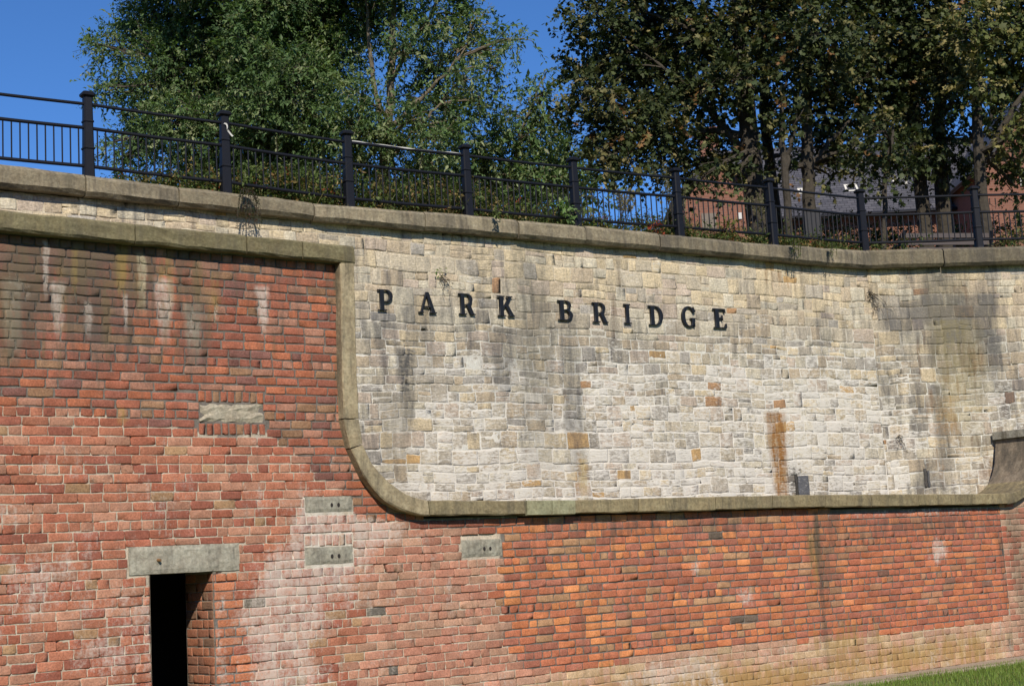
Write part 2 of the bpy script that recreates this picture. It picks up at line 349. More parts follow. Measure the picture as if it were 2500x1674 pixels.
# ------------------------------------------------------------------ masonry pieces
CU = np.array([0, .045, .5, .955, 1.0]); CV = np.array([0, .12, .88, 1.0])
NU, NV = len(CU), len(CV)
GF = []
for j in range(NV-1):
    for i in range(NU-1): GF.append([j*NU+i, j*NU+i+1, (j+1)*NU+i+1, (j+1)*NU+i])
ringi = [i for i in range(NU)]+[j*NU+NU-1 for j in range(1, NV)]+[(NV-1)*NU+i for i in range(NU-2, -1, -1)]+[j*NU for j in range(NV-2, 0, -1)]
NB = NU*NV
for k in range(len(ringi)): k2 = (k+1) % len(ringi); GF.append([ringi[k], NB+k, NB+k2, ringi[k2]])
GF = np.array(GF); NPV = NB+len(ringi)
def pieces(fr, R, proud, jit, edge, bulge, depth, shear=None):
    """R rows (s0,s1,h0,h1) -> local wall coords (n,NPV,3)=(s,h,d)"""
    R = np.asarray(R, float); n = len(R)
    w = (R[:, 1]-R[:, 0])[:, None, None]; hh = (R[:, 3]-R[:, 2])[:, None, None]
    e = edge
    cu_ = np.broadcast_to(CU[None, None, :], (n, NV, NU)).copy(); cv_ = np.broadcast_to(CV[None, :, None], (n, NV, NU)).copy()
    s = R[:, 0][:, None, None]+w*cu_; h = R[:, 2][:, None, None]+hh*cv_
    d = np.zeros((n, NV, NU))
    rimu = np.zeros((NV, NU)); rimu[:, 0] = 1; rimu[:, -1] = -1
    rimv = np.zeros((NV, NU)); rimv[0, :] = 1; rimv[-1, :] = -1
    rim = (np.abs(rimu)+np.abs(rimv) > 0); corner = (np.abs(rimu)*np.abs(rimv) > 0)
    js = rng.normal(0, 1, (n, NV, NU))*jit; jh = rng.normal(0, 1, (n, NV, NU))*jit*0.8
    chip = (rng.random((n, NV, NU)) < 0.22)*rng.uniform(0.5, 2.2, (n, NV, NU))*0.0065*corner
    s += js + rimu*(corner*edge*1.1+rim*chip*0.7); h += jh + rimv*(corner*edge*0.9+rim*chip*0.7)
    d += rim*(edge*0.5)+corner*edge*0.3+chip*rim*0.5 - (~rim)*bulge*rng.uniform(0.1, 1.0, (n, 1, 1))
    d += -proud[:, None, None]
    fs = s.reshape(n, NB); fh = h.reshape(n, NB); fd = d.reshape(n, NB)
    bs, bh = fs[:, ringi], fh[:, ringi]; bd = np.full((n, len(ringi)), depth)
    return np.stack([np.hstack([fs, bs]), np.hstack([fh, bh]), np.hstack([fd, bd])], 2)
def px_area(fr, R):
    c = [fr.pt(R[:, i], R[:, j]) for i, j in ((0, 2), (1, 2), (1, 3), (0, 3))]
    q = []
    for P in c:
        d = P-EYE; z = d@cw; q.append(np.stack([CXP+F_PX*(d@cr)/z, CYP-F_PX*(d@cu)/z], 1))
    A = 0.5*np.abs(sum(q[i][:, 0]*q[(i+1) % 4][:, 1]-q[(i+1) % 4][:, 0]*q[i][:, 1] for i in range(4)))
    m = sum(q)/4; inn = (m[:, 0] > 5) & (m[:, 0] < 2495) & (m[:, 1] > 5) & (m[:, 1] < 1669)
    return A*inn
def emit(items, name, parent, mat, limit, restname, shown=None):
    """items: list of (area, V(NPV,3) world, col, stain)"""
    items.sort(key=lambda t: -t[0])
    for A, V, c, st in items[:limit]:
        ctr = V.mean(0)
        link(name, make_mesh(name, V-ctr, GF, mat, c, st), parent, ctr)
    rest = items[limit:]
    if rest:
        V = np.vstack([r[1] for r in rest]); n = len(rest)
        Fc = (GF[None]+(np.arange(n)*NPV)[:, None, None]).reshape(-1, 4)
        o = link(restname, make_mesh(restname, V, Fc, mat, np.vstack([r[2] for r in rest]), np.vstack([r[3] for r in rest])), parent)
        props(o, kind='stuff')

# ------------------------------------------------------------------ brick wall: outline of the dip
def FP(x, y, d=0.0): return FW.hit(x, y, d)
PROJ = -0.11   # coping proud of the brick face
outer = [(832, 640), (836, 900), (840, 1024), (857.6, 1094), (888, 1161), (934.5, 1219), (984, 1246), (1030, 1257), (1050, 1258), (1285, 1255), (1405, 1252), (1700, 1246), (2018, 1238), (2376, 1233), (2462, 1231)]
inner = [(866, 640), (872, 900), (878, 1024), (887, 1084), (908, 1131), (946, 1173), (981, 1200), (1015, 1215), (1046, 1221), (1285, 1221), (1405, 1220), (1700, 1212.5), (2018, 1207), (2376, 1205), (2467, 1203)]
O_ = np.array([FP(x, y, PROJ) for x, y in outer]); I_ = np.array([FP(x, y, PROJ) for x, y in inner])
HTOP_L = FP(400, 595)[1]        # top of brickwork under the left capping
S_END_L = FP(868, 620, PROJ)[0]
# right end of the dip: the coping sweeps up again
S_C = FP(2467, 1500)[0]
FC = Frame(FW.pt(S_C, 0), FW.a, FW.n)
s_r = S_C
wo = [(2462, 1231), (2485, 1225), (2504, 1212), (2528, 1192), (2546, 1164), (2556, 1125), (2559, 1062)]
wi = [(2467, 1203), (2484, 1198), (2500, 1188), (2513, 1172), (2523, 1150), (2529, 1120), (2531, 1062)]
OW = np.array([FC.hit(x, y, PROJ) for x, y in wo]); IW = np.array([FC.hit(x, y, PROJ) for x, y in wi]); MW = (OW+IW)/2
H_R = float((OW[-1][1]+IW[-1][1])/2); OW[-1][1] = IW[-1][1] = H_R
OUT, INN = O_, I_
MID = (OUT+INN)/2
iL = int(np.argmin(MID[:12, 1])) if False else 8
def s_left(h):      # centreline of the left upright
    Q = MID[:9]; return np.interp(-np.asarray(h), -Q[:, 1], Q[:, 0])
def h_out(s): return np.interp(np.asarray(s), OUT[8:, 0], OUT[8:, 1])
def h_low(s):
    Q = MID[8:len(O_)]; return np.interp(np.asarray(s), Q[:, 0], Q[:, 1])
S0, S1 = -18.5, S_C
def poly(pts): return [FP(x, y) for x, y in pts]
Z_LIME = poly([(-900, 960), (0, 988), (180, 1005), (384, 1034), (480, 1054), (560, 1070), (642, 1050), (703, 1092), (788, 1169), (826, 1188), (858, 1215), (870, 1262), (985, 1275), (1060, 1290), (1222, 1300), (1222, 1420), (1205, 1450), (1232, 1500), (1232, 1560), (1275, 1640), (1500, 1625), (1560, 1607), (1700, 1588), (1900, 1571), (2110, 1547), (2260, 1532), (2458, 1512), (2470, 1440), (2450, 1400), (2480, 1350), (2500, 1290), (2900, 1300), (2900, 1900), (-900, 2400)])
Z_PATCH = poly([(1225, 1240), (1225, 1420), (1205, 1450), (1232, 1500), (1232, 1560), (1275, 1640), (1500, 1625), (1560, 1607), (1700, 1588), (1900, 1571), (2110, 1547), (2260, 1532), (2458, 1512), (2470, 1440), (2450, 1400), (2480, 1350), (2500, 1225)])
Z_JAMB = poly([(519, 1400), (572, 1400), (585, 1450), (578, 1500), (625, 1525), (590, 1570), (605, 1610), (640, 1625), (595, 1680), (600, 2200), (519, 2200)])
Z_BASE = poly([(1225, 1640), (1275, 1650), (1560, 1607), (1900, 1571), (2260, 1532), (2458, 1512), (2800, 1480), (2800, 1800), (1225, 1900)])
DLs, LINT_H = FP(366, 1398); DRs, _ = FP(519, 1390)
pads = {  # px x0,y0,x1,y1
    'pad_rough': (488, 986, 641, 1030), 'pad_a': (745, 1211, 860, 1249), 'pad_b': (745, 1334, 862, 1376), 'pad_c': (1127, 1316, 1225, 1358), 'lintel': (314, 1330, 583, 1397)}
PADR = {}
for k, (x0, y0, x1, y1) in pads.items():
    a0 = FP(x0, (y0+y1)/2)[0]; a1 = FP(x1, (y0+y1)/2)[0]; m = (x0+x1)/2
    PADR[k] = (a0, a1, FP(m, y1)[1], FP(m, y0)[1])
r_ = PADR['pad_rough']
SOLD = [(r_[0]-0.02, r_[1]+0.02, r_[3]+0.012, r_[3]+0.125), (r_[0]-0.02, r_[1]+0.03, r_[2]-0.125, r_[2]-0.012)]
r_ = PADR['pad_b']; SOLD.append((r_[0], r_[1], r_[3]+0.012, r_[3]+0.125))
HOLES = list(PADR.values())+SOLD+[(DLs, DRs, -1, LINT_H+0.01)]

def brick_style(s, h, hv):
    """per-brick base colour (n,3)"""
    n = len(s); r = rng.random(n)
    lime = inside(Z_LIME, s, h); patch = inside(Z_PATCH, s, h); jamb = inside(Z_JAMB, s, h); base = inside(Z_BASE, s, h)
    c = np.zeros((n, 3))
    def pick(mask, pal, wts):
        pal = np.array(pal); k = rng.choice(len(pal), n, p=np.array(wts)/sum(wts)); c[mask] = pal[k][mask]
    pick(np.ones(n, bool), [(.31, .108, .066), (.35, .120, .064), (.255, .092, .062), (.34, .165, .112), (.26, .145, .085), (.20, .09, .072)], [4, 3, 2.5, 2.5, 1.3, .8])
    pick(lime, [(.37, .145, .088), (.335, .115, .070), (.385, .19, .125), (.29, .102, .068), (.34, .20, .11), (.13, .11, .085)], [4, 3, 3, 2.4, .6, .12])
    mid = lime & (s > FP(870, 1400)[0]); pick(mid, [(.42, .20, .135), (.38, .17, .115), (.37, .21, .145), (.41, .23, .155), (.14, .12, .10)], [3, 3, 2, 2, .08])
    pick(base, [(.46, .28, .19), (.43, .25, .17), (.45, .31, .19), (.40, .23, .16)], [3, 3, 2, 1])
    pick(patch, [(.55, .21, .085), (.48, .165, .075), (.41, .138, .075), (.35, .13, .085), (.38, .21, .115), (.14, .105, .08)], [2.0, 3.2, 4.0, 3.0, 1.3, .12])
    far = sm(FP(1750, 1400)[0], FP(2200, 1400)[0], s)[:, None]*patch[:, None]
    c = c*(1-far*0.35)+np.array([.38, .12, .075])*far*0.35
    pick(jamb, [(.45, .165, .085), (.40, .145, .08), (.37, .15, .085)], [3, 3, 2])
    c *= rng.uniform(0.84, 1.16, (n, 1)); return c, lime, patch, jamb, base
# stain fields (white efflorescence, soot runs, ochre/green runs) on the brick face
def px_blob(x, y, rx, ry, fr=FW):
    s0, h0 = fr.hit(x, y); s1 = fr.hit(x+rx, y)[0]-s0; h1 = h0-fr.hit(x, y+ry)[1]; return s0, h0, abs(s1), abs(h1)
WB = [px_blob(*q)+(a,) for *q, a in [(700, 1500, 60, 120, .55), (640, 1530, 40, 80, .3), (775, 1380, 90, 55, .5), (860, 1300, 90, 40, .45), (790, 1290, 60, 70, .3),  (525, 760, 9, 30, .3), (30, 740, 12, 60, .35), (560, 690, 9, 50, .3), (70, 700, 30, 50, .3), (470, 800, 22, 60, .35), (215, 760, 15, 40, .3),
    (2290, 1345, 28, 36, .45), (1830, 1455, 32, 30, .4), (1700, 1385, 24, 26, .4), (1640, 1650, 60, 60, .2), (700, 1620, 60, 60, .4), (1240, 1265, 300, 14, .25), (2250, 1250, 300, 12, .35), (330, 1500, 200, 100, .16), (120, 1450, 140, 120, .14), (800, 1110, 40, 40, .3), (690, 960, 40, 60, .1)]]
DB = [px_blob(*q)+(a,) for *q, a in [(60, 690, 100, 110, .45), (250, 760, 120, 120, .34), (300, 620, 260, 40, .35), (470, 800, 30, 120, .38), (20, 800, 50, 120, .4), (120, 620, 150, 45, .4), (650, 660, 120, 40, .15), (2000, 1320, 40, 90, .28), (2470, 1380, 30, 130, .4), (1700, 1280, 280, 26, .35), (2250, 1280, 240, 28, .3), (1310, 1275, 120, 22, .28), (2030, 1330, 25, 120, .2), (2465, 1560, 14, 36, .5)]]
OB = [px_blob(*q)+(a,) for *q, a in [(150, 680, 12, 90, .5), (260, 760, 14, 90, .45), (400, 660, 14, 90, .45), (520, 720, 12, 60, .35), (20, 760, 18, 120, .45), (295, 640, 18, 60, .6), (200, 640, 14, 60, .4), (340, 690, 12, 80, .45), (480, 680, 18, 60, .4), (60, 650, 30, 70, .35), (1990, 1360, 16, 80, .45), (1700, 1690, 400, 50, .5), (2250, 1600, 220, 40, .4), (2070, 1560, 120, 60, .25), (300, 1010, 14, 40, .45)]]
def blobs(B, s, h, k, amp=1.0):
    o = np.zeros(np.shape(s)); nn = 0.6+0.8*fbm(s*6+k, h*3, k)
    for s0, h0, rs, rh, a in B: o = np.maximum(o, a*np.exp(-(((s-s0)/rs)**2+((h-h0)/rh)**2)*0.8)*nn)
    return o*amp
def brick_stain(s, h):
    lime = inside(Z_LIME, s, h); base = inside(Z_BASE, s, h); patch = inside(Z_PATCH, s, h)
    ll = sm(FP(0, 1000)[1], FP(0, 1250)[1], h)
    w = 0.12+0.36*lime*fbm(s*2.2, h*2.8, 1)+0.03*base
    w = w + blobs(WB, s, h, 2)*1.0
    d = 0.14+0.16*(fbm(s*3, h*1.2, 5)-.4) + blobs(DB, s, h, 4)*1.1 + 0.1*sm(3.9, 4.8, h)
    o = 0.12+blobs(OB, s, h, 6)*1.2+0.22*base*fbm(s*1.5, h*2, 3)
    w = np.minimum(w, .56)+.16*(fbm(s*7, h*9, 5)-.5)
    up_ = sm(FP(0, 1000)[1], FP(0, 700)[1], h)*(s < S_END_L); left_ = sm(FP(700, 700)[0], FP(200, 700)[0], s)*sm(FP(0, 1000)[1], FP(0, 800)[1], h); d = d+up_*.10*fbm(s*2, h*1.5, 2)+left_*.42*(fbm(s*3.2, h*.9, 2)-.15); o = o+.10*up_*fbm(s*4, h*.8, 7)+.30*left_*(fbm(s*5, h*.7, 7)-.2); w = w+left_*.30*(fbm(s*5.5, h*1.1, 3)-.38)
    return np.stack([w, d, o], -1)

bw_loc = FW.pt(-8.0, 0.0, 0.15)
brick_wall = thing('brick_wall', bw_loc, 'red brick retaining wall with stone capped dip and small dark doorway', 'wall')
PITCH_H = 0.0852; JT = 0.0105
rects = []
nc = int(4.95/PITCH_H)
def overl(r, H): return not (r[1] <= H[0] or r[0] >= H[1] or r[3] <= H[2] or r[2] >= H[3])
for k in range(nc):
    h0 = k*PITCH_H+JT/2; h1 = (k+1)*PITCH_H-JT/2; hm = (h0+h1)/2
    header = (k % 6 == 2)
    L = 0.2345 if not header else 0.1175
    off = (0.5 if k % 2 else 0.0)*0.2345 + (0.06 if header else 0) + rng.uniform(-.04, .04)
    s = S0-off
    while s < S1:
        w = L*rng.uniform(0.94, 1.05)
        if not header and rng.random() < 0.05: w *= 0.5
        r = [s+JT/2, s+w-JT/2, h0+rng.normal(0, .0016), h1+rng.normal(0, .0016)]; s += w
        mids = (r[0]+r[1])/2
        # keep below the copings
        if h1 > HTOP_L+.02 and mids < S_END_L: continue
        if h1 < float(h_out(min(max(mids, MID[8][0]), S_C)))-.002 : segs = [(-99, S_C-.004)]
        else: segs = [(-99, float(s_left(hm)))] if h1 < HTOP_L+.02 else []
        for a_, b_ in segs:
            q = [max(r[0], a_), min(r[1], b_), r[2], r[3]]
            if q[1]-q[0] < 0.03: continue
            # cut around pads, soldiers and the doorway
            for H in HOLES:
                if overl(q, H):
                    ov = min(q[3], H[3])-max(q[2], H[2])
                    if ov < 0.25*(q[3]-q[2]):
                        if H[2] > (q[2]+q[3])/2: q[3] = H[2]-0.004
                        else: q[2] = H[3]+0.004
                        continue
                    if q[0] < H[0]-0.02: q[1] = min(q[1], H[0]-JT)
                    elif q[1] > H[1]+0.02: q[0] = max(q[0], H[1]+JT)
                    else: q[1] = q[0]-1
                    if q[0] < H[0] and r[1] > H[1]+0.03 and q[1] < H[0]:
                        rects.append([H[1]+JT, r[1], q[2], q[3]])
            if q[1]-q[0] > 0.025 and q[3]-q[2] > 0.02: rects.append(q)
for S_ in SOLD:
    n_ = max(5, int((S_[1]-S_[0])/0.078)); e = np.linspace(S_[0], S_[1], n_+1)
    for i in range(n_): rects.append([e[i]+.006, e[i+1]-.006, S_[2]+rng.uniform(0, .012), S_[3]-rng.uniform(0, .006)])
R = np.array(rects); n = len(R)
# gentle waviness of the courses
wav = 0.010*(vn((R[:, 0]+R[:, 1])/2*0.5, R[:, 2]*0.7, 2)-0.5); R[:, 2] += wav; R[:, 3] += wav
sm_, hm_ = (R[:, 0]+R[:, 1])/2, (R[:, 2]+R[:, 3])/2
lz_ = (inside(Z_LIME, sm_, hm_) & ~inside(Z_JAMB, sm_, hm_))[:, None]; R = R+np.where(lz_, np.array([[-.0012, .0012, -.0010, .0010]]), np.array([[.0022, -.0022, .0022, -.0022]]))
c, limeB, patchB, jambB, baseB = brick_style(sm_, hm_, None)
proud = np.clip(rng.normal(0.001, 0.0016, n), -.001, .006)
L3 = pieces(FW, R, proud, np.where(limeB, 0.0030, 0.0034)[:, None, None], 0.0016, 0.0004, 0.03)
Wd = FW.pt(L3[..., 0], L3[..., 1], L3[..., 2]); st = brick_stain(L3[..., 0], L3[..., 1])
ar = px_area(FW, R)
items = [(ar[i], Wd[i], np.tile(c[i], (NPV, 1))*rng.uniform(0.88, 1.12, (NPV, 1)), st[i]) for i in range(n)]
emit(items, 'brick', brick_wall, M_BRICK, 300, 'far_bricks')
print('bricks', n)
# mortar bed behind the bricks
def mortar_sheet(fr, s0, s1, h0, h1, step, keep, colf, stainf, recess, name, parent):
    ns = int((s1-s0)/step)+1; nh = int((h1-h0)/step)+1
    S, H = np.meshgrid(np.linspace(s0, s1, ns), np.linspace(h0, h1, nh)); D = recess(S, H)
    V = fr.pt(S, H, D).reshape(-1, 3)
    j, i = np.meshgrid(np.arange(nh-1), np.arange(ns-1), indexing='ij')
    q = np.stack([j*ns+i, j*ns+i+1, (j+1)*ns+i+1, (j+1)*ns+i], -1)
    cs = (S[:-1, :-1]+S[1:, 1:])/2; ch = (H[:-1, :-1]+H[1:, 1:])/2
    q = q[keep(cs, ch)]
    return link(name, make_mesh(name, V, q.reshape(-1, 4), M_MORTAR_S if parent is not brick_wall else M_MORTAR, colf(S, H).reshape(-1, 3), stainf(S, H).reshape(-1, 3)), parent)
def S_shape(s): return s.shape+(1,)
def keepF(s, h):
    k = (h < h_out(s)-.02) & (s > s_left(2.2)) & (s < s_r)
    k |= (s <= s_left(h)) & (h < HTOP_L-.015)
    for (a_, b_, c_, d_) in [(DLs, DRs, -1, LINT_H)]: k &= ~((s > a_-.012) & (s < b_+.012) & (h < d_))
    return k
def colM(s, h):
    lime = inside(Z_LIME, s, h); base = inside(Z_BASE, s, h); jamb = inside(Z_JAMB, s, h)
    c = np.where(lime[..., None], np.array([.46, .385, .30]), np.array([.165, .142, .122]))
    c = np.where(base[..., None], np.array([.47, .37, .26]), c); c = np.where(jamb[..., None], np.array([.165, .145, .13]), c)
    return c*(0.8+0.4*fbm(s*8, h*8, 3))[..., None]
def recF(s, h):
    lime = inside(Z_LIME, s, h); f = fbm(s*9, h*11, 2)
    midz = sm(FP(860, 1400)[0], FP(950, 1400)[0], s)*lime*(1-inside(Z_BASE, s, h))
    open_ = (vn(s*5, h*14, 6) > 0.80-0.16*midz)*lime*(0.018)
    return np.where(lime, 0.0022, 0.0048)+0.003*(f-0.5)+open_
mortar_sheet(FW, S0, S1, 0, 4.95, 0.024, keepF, colM, brick_stain, recF, 'mortar', brick_wall)

# padstones and lintel
def cope_col(n, base): return np.tile(np.array(base), (n, 1))
def slab(fr, r, d0, d1, name, parent, mat, base, stain, nu=10, nv=5, jit=0.004, edge=0.008, label=None):
    s0, s1, h0, h1 = r
    U = np.linspace(0, 1, nu+1); Vv = np.linspace(0, 1, nv+1); S, H = np.meshgrid(s0+(s1-s0)*U, h0+(h1-h0)*Vv)
    rim = np.zeros(S.shape, bool); rim[0] = rim[-1] = True; rim[:, 0] = rim[:, -1] = True
    S = S+rng.normal(0, jit*0.6, S.shape); H = H+rng.normal(0, jit*0.5, S.shape)
    D = d0+rim*edge+rng.normal(0, jit*0.6, S.shape)
    n_ = S.size; ii = np.arange(n_).reshape(S.shape)
    ring = list(ii[0])+list(ii[1:, -1])+list(ii[-1, -2::-1])+list(ii[-2:0:-1, 0])
    V = np.vstack([fr.pt(S, H, D).reshape(-1, 3), fr.pt(S.ravel()[ring], H.ravel()[ring], d1)])
    Fc = [[ii[j, i], ii[j, i+1], ii[j+1, i+1], ii[j+1, i]] for j in range(nv) for i in range(nu)]
    m_ = len(ring); Fc += [[ring[k], n_+k, n_+(k+1) % m_, ring[(k+1) % m_]] for k in range(m_)]+[[n_+k for k in range(m_)]]
    o = link(name, make_mesh(name, V, Fc, mat, cope_col(len(V), base), np.tile(np.array(stain), (len(V), 1))), parent)
    if label: o['label'] = label
    return o
GREYC = (.30, .275, .22)
slab(FW, PADR['pad_rough'], -0.006, 0.12, 'padstone', brick_wall, M_COPE, (.36, .31, .235), (.3, .2, .2), jit=0.010, label='rough buff padstone between upright bricks')
for k in ('pad_a', 'pad_b', 'pad_c'):
    pst = slab(FW, PADR[k], -0.008, 0.12, 'padstone', brick_wall, M_COPE, GREYC, (.25, .34, .12), jit=0.002)
    r = PADR[k]; sm0 = (r[0]+r[1])/2+0.06; hm0 = (r[2]+r[3])/2-0.01
    for dx_ in (-0.035, 0.045):      # two drilled sockets, their inner shade painted as flat dark discs
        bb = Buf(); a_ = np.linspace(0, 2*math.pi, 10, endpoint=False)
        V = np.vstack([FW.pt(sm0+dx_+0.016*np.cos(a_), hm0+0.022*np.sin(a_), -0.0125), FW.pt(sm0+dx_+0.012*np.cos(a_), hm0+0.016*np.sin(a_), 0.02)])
        bb.add(V, [list(range(10))]+[[i, (i+1) % 10, 10+(i+1) % 10, 10+i] for i in range(10)]); bb.build('socket', M_HOLE_SHADE, pst)
lint = slab(FW, PADR['lintel'], -0.016, 0.55, 'lintel', brick_wall, M_COPE, (.33, .30, .24), (.25, .30, .12), nu=16, nv=6, jit=0.002)
bb = Buf(); si, hi_ = FP(383, 1366); bb.tube(FW.pt([si, si+.012], [hi_, hi_-.006], [.0, -.05]), [.016, .013], 7); bb.build('iron_stub', plain('rusty_iron', (.22, .12, .05), .8, .4, 60), lint)
# brick jambs of the doorway
JD = 0.58
for side in (1, -1):
    fr = Frame(FW.pt(DRs if side > 0 else DLs, 0), nF, aF*side)
    rr = []
    for k in range(int(LINT_H/PITCH_H)):
        h0 = k*PITCH_H+JT/2; e = [0.012, 0.235, 0.35, JD-0.01] if k % 2 else [0.012, 0.12, 0.35, JD-0.01]
        if k % 3 == 0: e = [0.012, 0.12, 0.235, 0.46, JD-.01]
        for i in range(len(e)-1): rr.append([e[i]+JT/2, e[i+1]-JT/2, h0, h0+PITCH_H-JT])
    rr = np.array(rr); m_ = len(rr)
    L3 = pieces(fr, rr, rng.normal(.001, .0015, m_), 0.003, 0.0016, 0.0004, 0.03)
    Wd = fr.pt(L3[..., 0], L3[..., 1], L3[..., 2]); pal = np.array([(.36, .15, .09), (.30, .14, .09), (.25, .14, .09), (.40, .16, .09)])
    cc_ = pal[rng.integers(0, 4, m_)]
    V = Wd.reshape(-1, 3); Fc = (GF[None]+(np.arange(m_)*NPV)[:, None, None]).reshape(-1, 4)
    o = link('door_jamb', make_mesh('door_jamb', V, Fc, M_BRICK, np.repeat(cc_, NPV, 0), np.tile([.25, .2, .15], (len(V), 1))), brick_wall); o['kind'] = 'stuff'
    S_, H_ = np.meshgrid(np.linspace(-0.004, JD, 14), np.linspace(0, LINT_H, 30)); V = fr.pt(S_, H_, 0.004).reshape(-1, 3)
    Fc = [[j*14+i, j*14+i+1, (j+1)*14+i+1, (j+1)*14+i] for j in range(29) for i in range(13)]
    link('jamb_mortar', make_mesh('jamb_mortar', V, Fc, M_MORTAR, np.tile([.3, .25, .2], (len(V), 1)), np.tile([.2, .2, .1], (len(V), 1))), brick_wall)
# chamber behind the doorway, its darkness deepened by a near-black surface colour
def fbox(fr, lo, hi): return lambda V: fr.pt(V[:, 0], V[:, 2], V[:, 1])
MF = lambda V: FW.pt(V[:, 0], V[:, 2], V[:, 1])
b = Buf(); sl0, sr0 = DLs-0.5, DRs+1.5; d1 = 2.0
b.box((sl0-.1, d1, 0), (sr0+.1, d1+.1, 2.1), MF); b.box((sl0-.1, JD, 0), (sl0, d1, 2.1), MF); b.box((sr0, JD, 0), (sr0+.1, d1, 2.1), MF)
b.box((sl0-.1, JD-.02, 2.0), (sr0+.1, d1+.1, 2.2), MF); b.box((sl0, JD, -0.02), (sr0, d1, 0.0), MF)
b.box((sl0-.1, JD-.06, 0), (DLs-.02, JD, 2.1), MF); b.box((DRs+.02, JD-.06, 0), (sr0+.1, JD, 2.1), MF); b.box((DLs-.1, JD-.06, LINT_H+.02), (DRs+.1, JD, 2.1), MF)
b.build('chamber', M_HOLE_SHADE, brick_wall)
b = Buf()
b.box((S0, .035, 0), (DLs-.03, JD-.07, HTOP_L), MF); b.box((DRs+.03, .035, 0), (S_END_L-.13, JD-.07, HTOP_L), MF); b.box((DLs-.03, .035, LINT_H+.27), (DRs+.03, JD-.07, HTOP_L), MF)
b.box((S_END_L-.12, .035, 0), (S_C+.1, .30, 2.05), MF)
ss_ = np.linspace(O_[5][0]-.3, S_C+.1, 30); hh_ = np.interp(ss_, MID[5:, 0], MID[5:, 1]); q_ = np.vstack([FW.pt(ss_, 1.9, .14), FW.pt(ss_, hh_-.01, .14), FW.pt(ss_, hh_-.01, .28)])
b.add(q_, [[j*30+i, j*30+i+1, (j+1)*30+i+1, (j+1)*30+i] for j in range(2) for i in range(29)])
b.build('core', M_CORE, brick_wall)

# ------------------------------------------------------------------ copings (swept stones)
def resample(P, step):
    P = np.asarray(P, float); d = np.r_[0, np.cumsum(np.linalg.norm(np.diff(P[:, :2], axis=0), axis=1))]
    n_ = max(2, int(d[-1]/step)+1); t = np.linspace(0, d[-1], n_); return np.stack([np.interp(t, d, P[:, i]) for i in range(P.shape[1])], 1)
def sweep(fr, A, B, d0, d1, name, parent, mat, base, stainf, cham=0.02, step=0.07, jit=0.004, dj=0.0):
    """stone between edge lines A and B (rows s,h); d0 front, d1 back"""
    AB = resample(np.hstack([A, B]), step); n_ = len(AB); A = AB[:, :2]; B = AB[:, 2:]
    sec = [(0, cham*0.5), (0.0, 1), (0.5, 1), (1, 1), (1, cham*.5), (1, -0.0)]
    wdt = np.linalg.norm(A-B, axis=1)
    prof = []   # (t across, depth)
    for (t, d) in ((0.0, d1), (0.0, d0+cham), (None, d0), (0.33, d0), (0.66, d0), ('x', d0), (1.0, d0+cham), (1.0, d1)): prof.append((t, d))
    V = []
    for i in range(n_):
        e = cham/max(wdt[i], .01)
        for t, d in prof:
            tt = e if t is None else (1-e if t == 'x' else t)
            p = A[i]*(1-tt)+B[i]*tt
            q = rng.normal(0, jit, 3)*(0.3 if d == d1 else 1.0)
            if i in (0, n_-1): q *= 0.5
            V.append(fr.pt(p[0]+q[0], p[1]+q[1], d+q[2]*0.8+dj+(cham*0.45 if i in (0, n_-1) and d < d1 else 0)))
    V = np.array(V); k = len(prof)
    Fc = [[i*k+j, i*k+(j+1) % k, (i+1)*k+(j+1) % k, (i+1)*k+j] for i in range(n_-1) for j in range(k)]
    Fc += [list(range(k))[::-1], [(n_-1)*k+j for j in range(k)]]
    S_ = np.repeat((A[:, 0]+B[:, 0])/2, k); H_ = np.tile(np.linspace(0, 1, k), n_)
    st_ = stainf(S_, H_)
    c_ = np.tile(np.array(base)*rng.uniform(0.88, 1.12), (len(V), 1))*rng.uniform(.93, 1.07, (len(V), 1))
    return link(name, make_mesh(name, V, Fc, mat, c_, st_), parent)
def cstain(w, d, o, k=0):
    ph = rng.uniform(0, 50)
    return lambda s, t: np.stack([w+.25*(fbm(s*4+ph, t*2, k)-.45), d+.45*(fbm(s*3+ph, t*1.2, k+1)-.45), o+.4*(fbm(s*2.5+ph, t, k+2)-.45)], -1)
CBASE = (.24, .192, .112)
# frame of the dip: cut the two edge polylines at stations
OI = np.hstack([INN, OUT]); cum = np.r_[0, np.cumsum(np.linalg.norm(np.diff(MID, axis=0), axis=1))]
def station_x(x): # along the level part
    s = FP(x, 1235, PROJ)[0]; i = np.arange(9, len(O_)); return float(np.interp(s, MID[8:len(O_), 0], cum[8:len(O_)]))
stations = [0.0, cum[2]-0.01, cum[3], cum[8]-0.0]+[station_x(x) for x in (1285, 1347, 1405, 1560, 1748, 1888, 2018, 2130, 2246, 2376)]+[cum[-1]]
def cut(P, t0, t1):
    ts = np.r_[t0, cum[(cum > t0+1e-4) & (cum < t1-1e-4)], t1]; return np.stack([np.interp(ts, cum, P[:, i]) for i in range(P.shape[1])], 1)
for i in range(len(stations)-1):
    g = 0.006; Q = cut(OI, stations[i]+g, stations[i+1]-g)
    new = i in (4, 5)
    A_, B_ = Q[:, :2].copy(), Q[:, 2:].copy()
    if new: B_[:, 1] -= 0.012
    elif i > 3: B_[:, 1] += rng.uniform(-.006, .01)
    base = (.28, .265, .165) if new else ((.34, .275, .175) if i < 3 else CBASE)
    o = sweep(FW, A_, B_, PROJ-(0.008 if new else 0), 0.30, 'coping_stone', brick_wall, M_COPE, base, cstain(.08, .30 if not new else .05, .22, i), cham=0.008 if new else 0.012, jit=0.001 if new else 0.0022, step=.12 if i > 2 else .07)
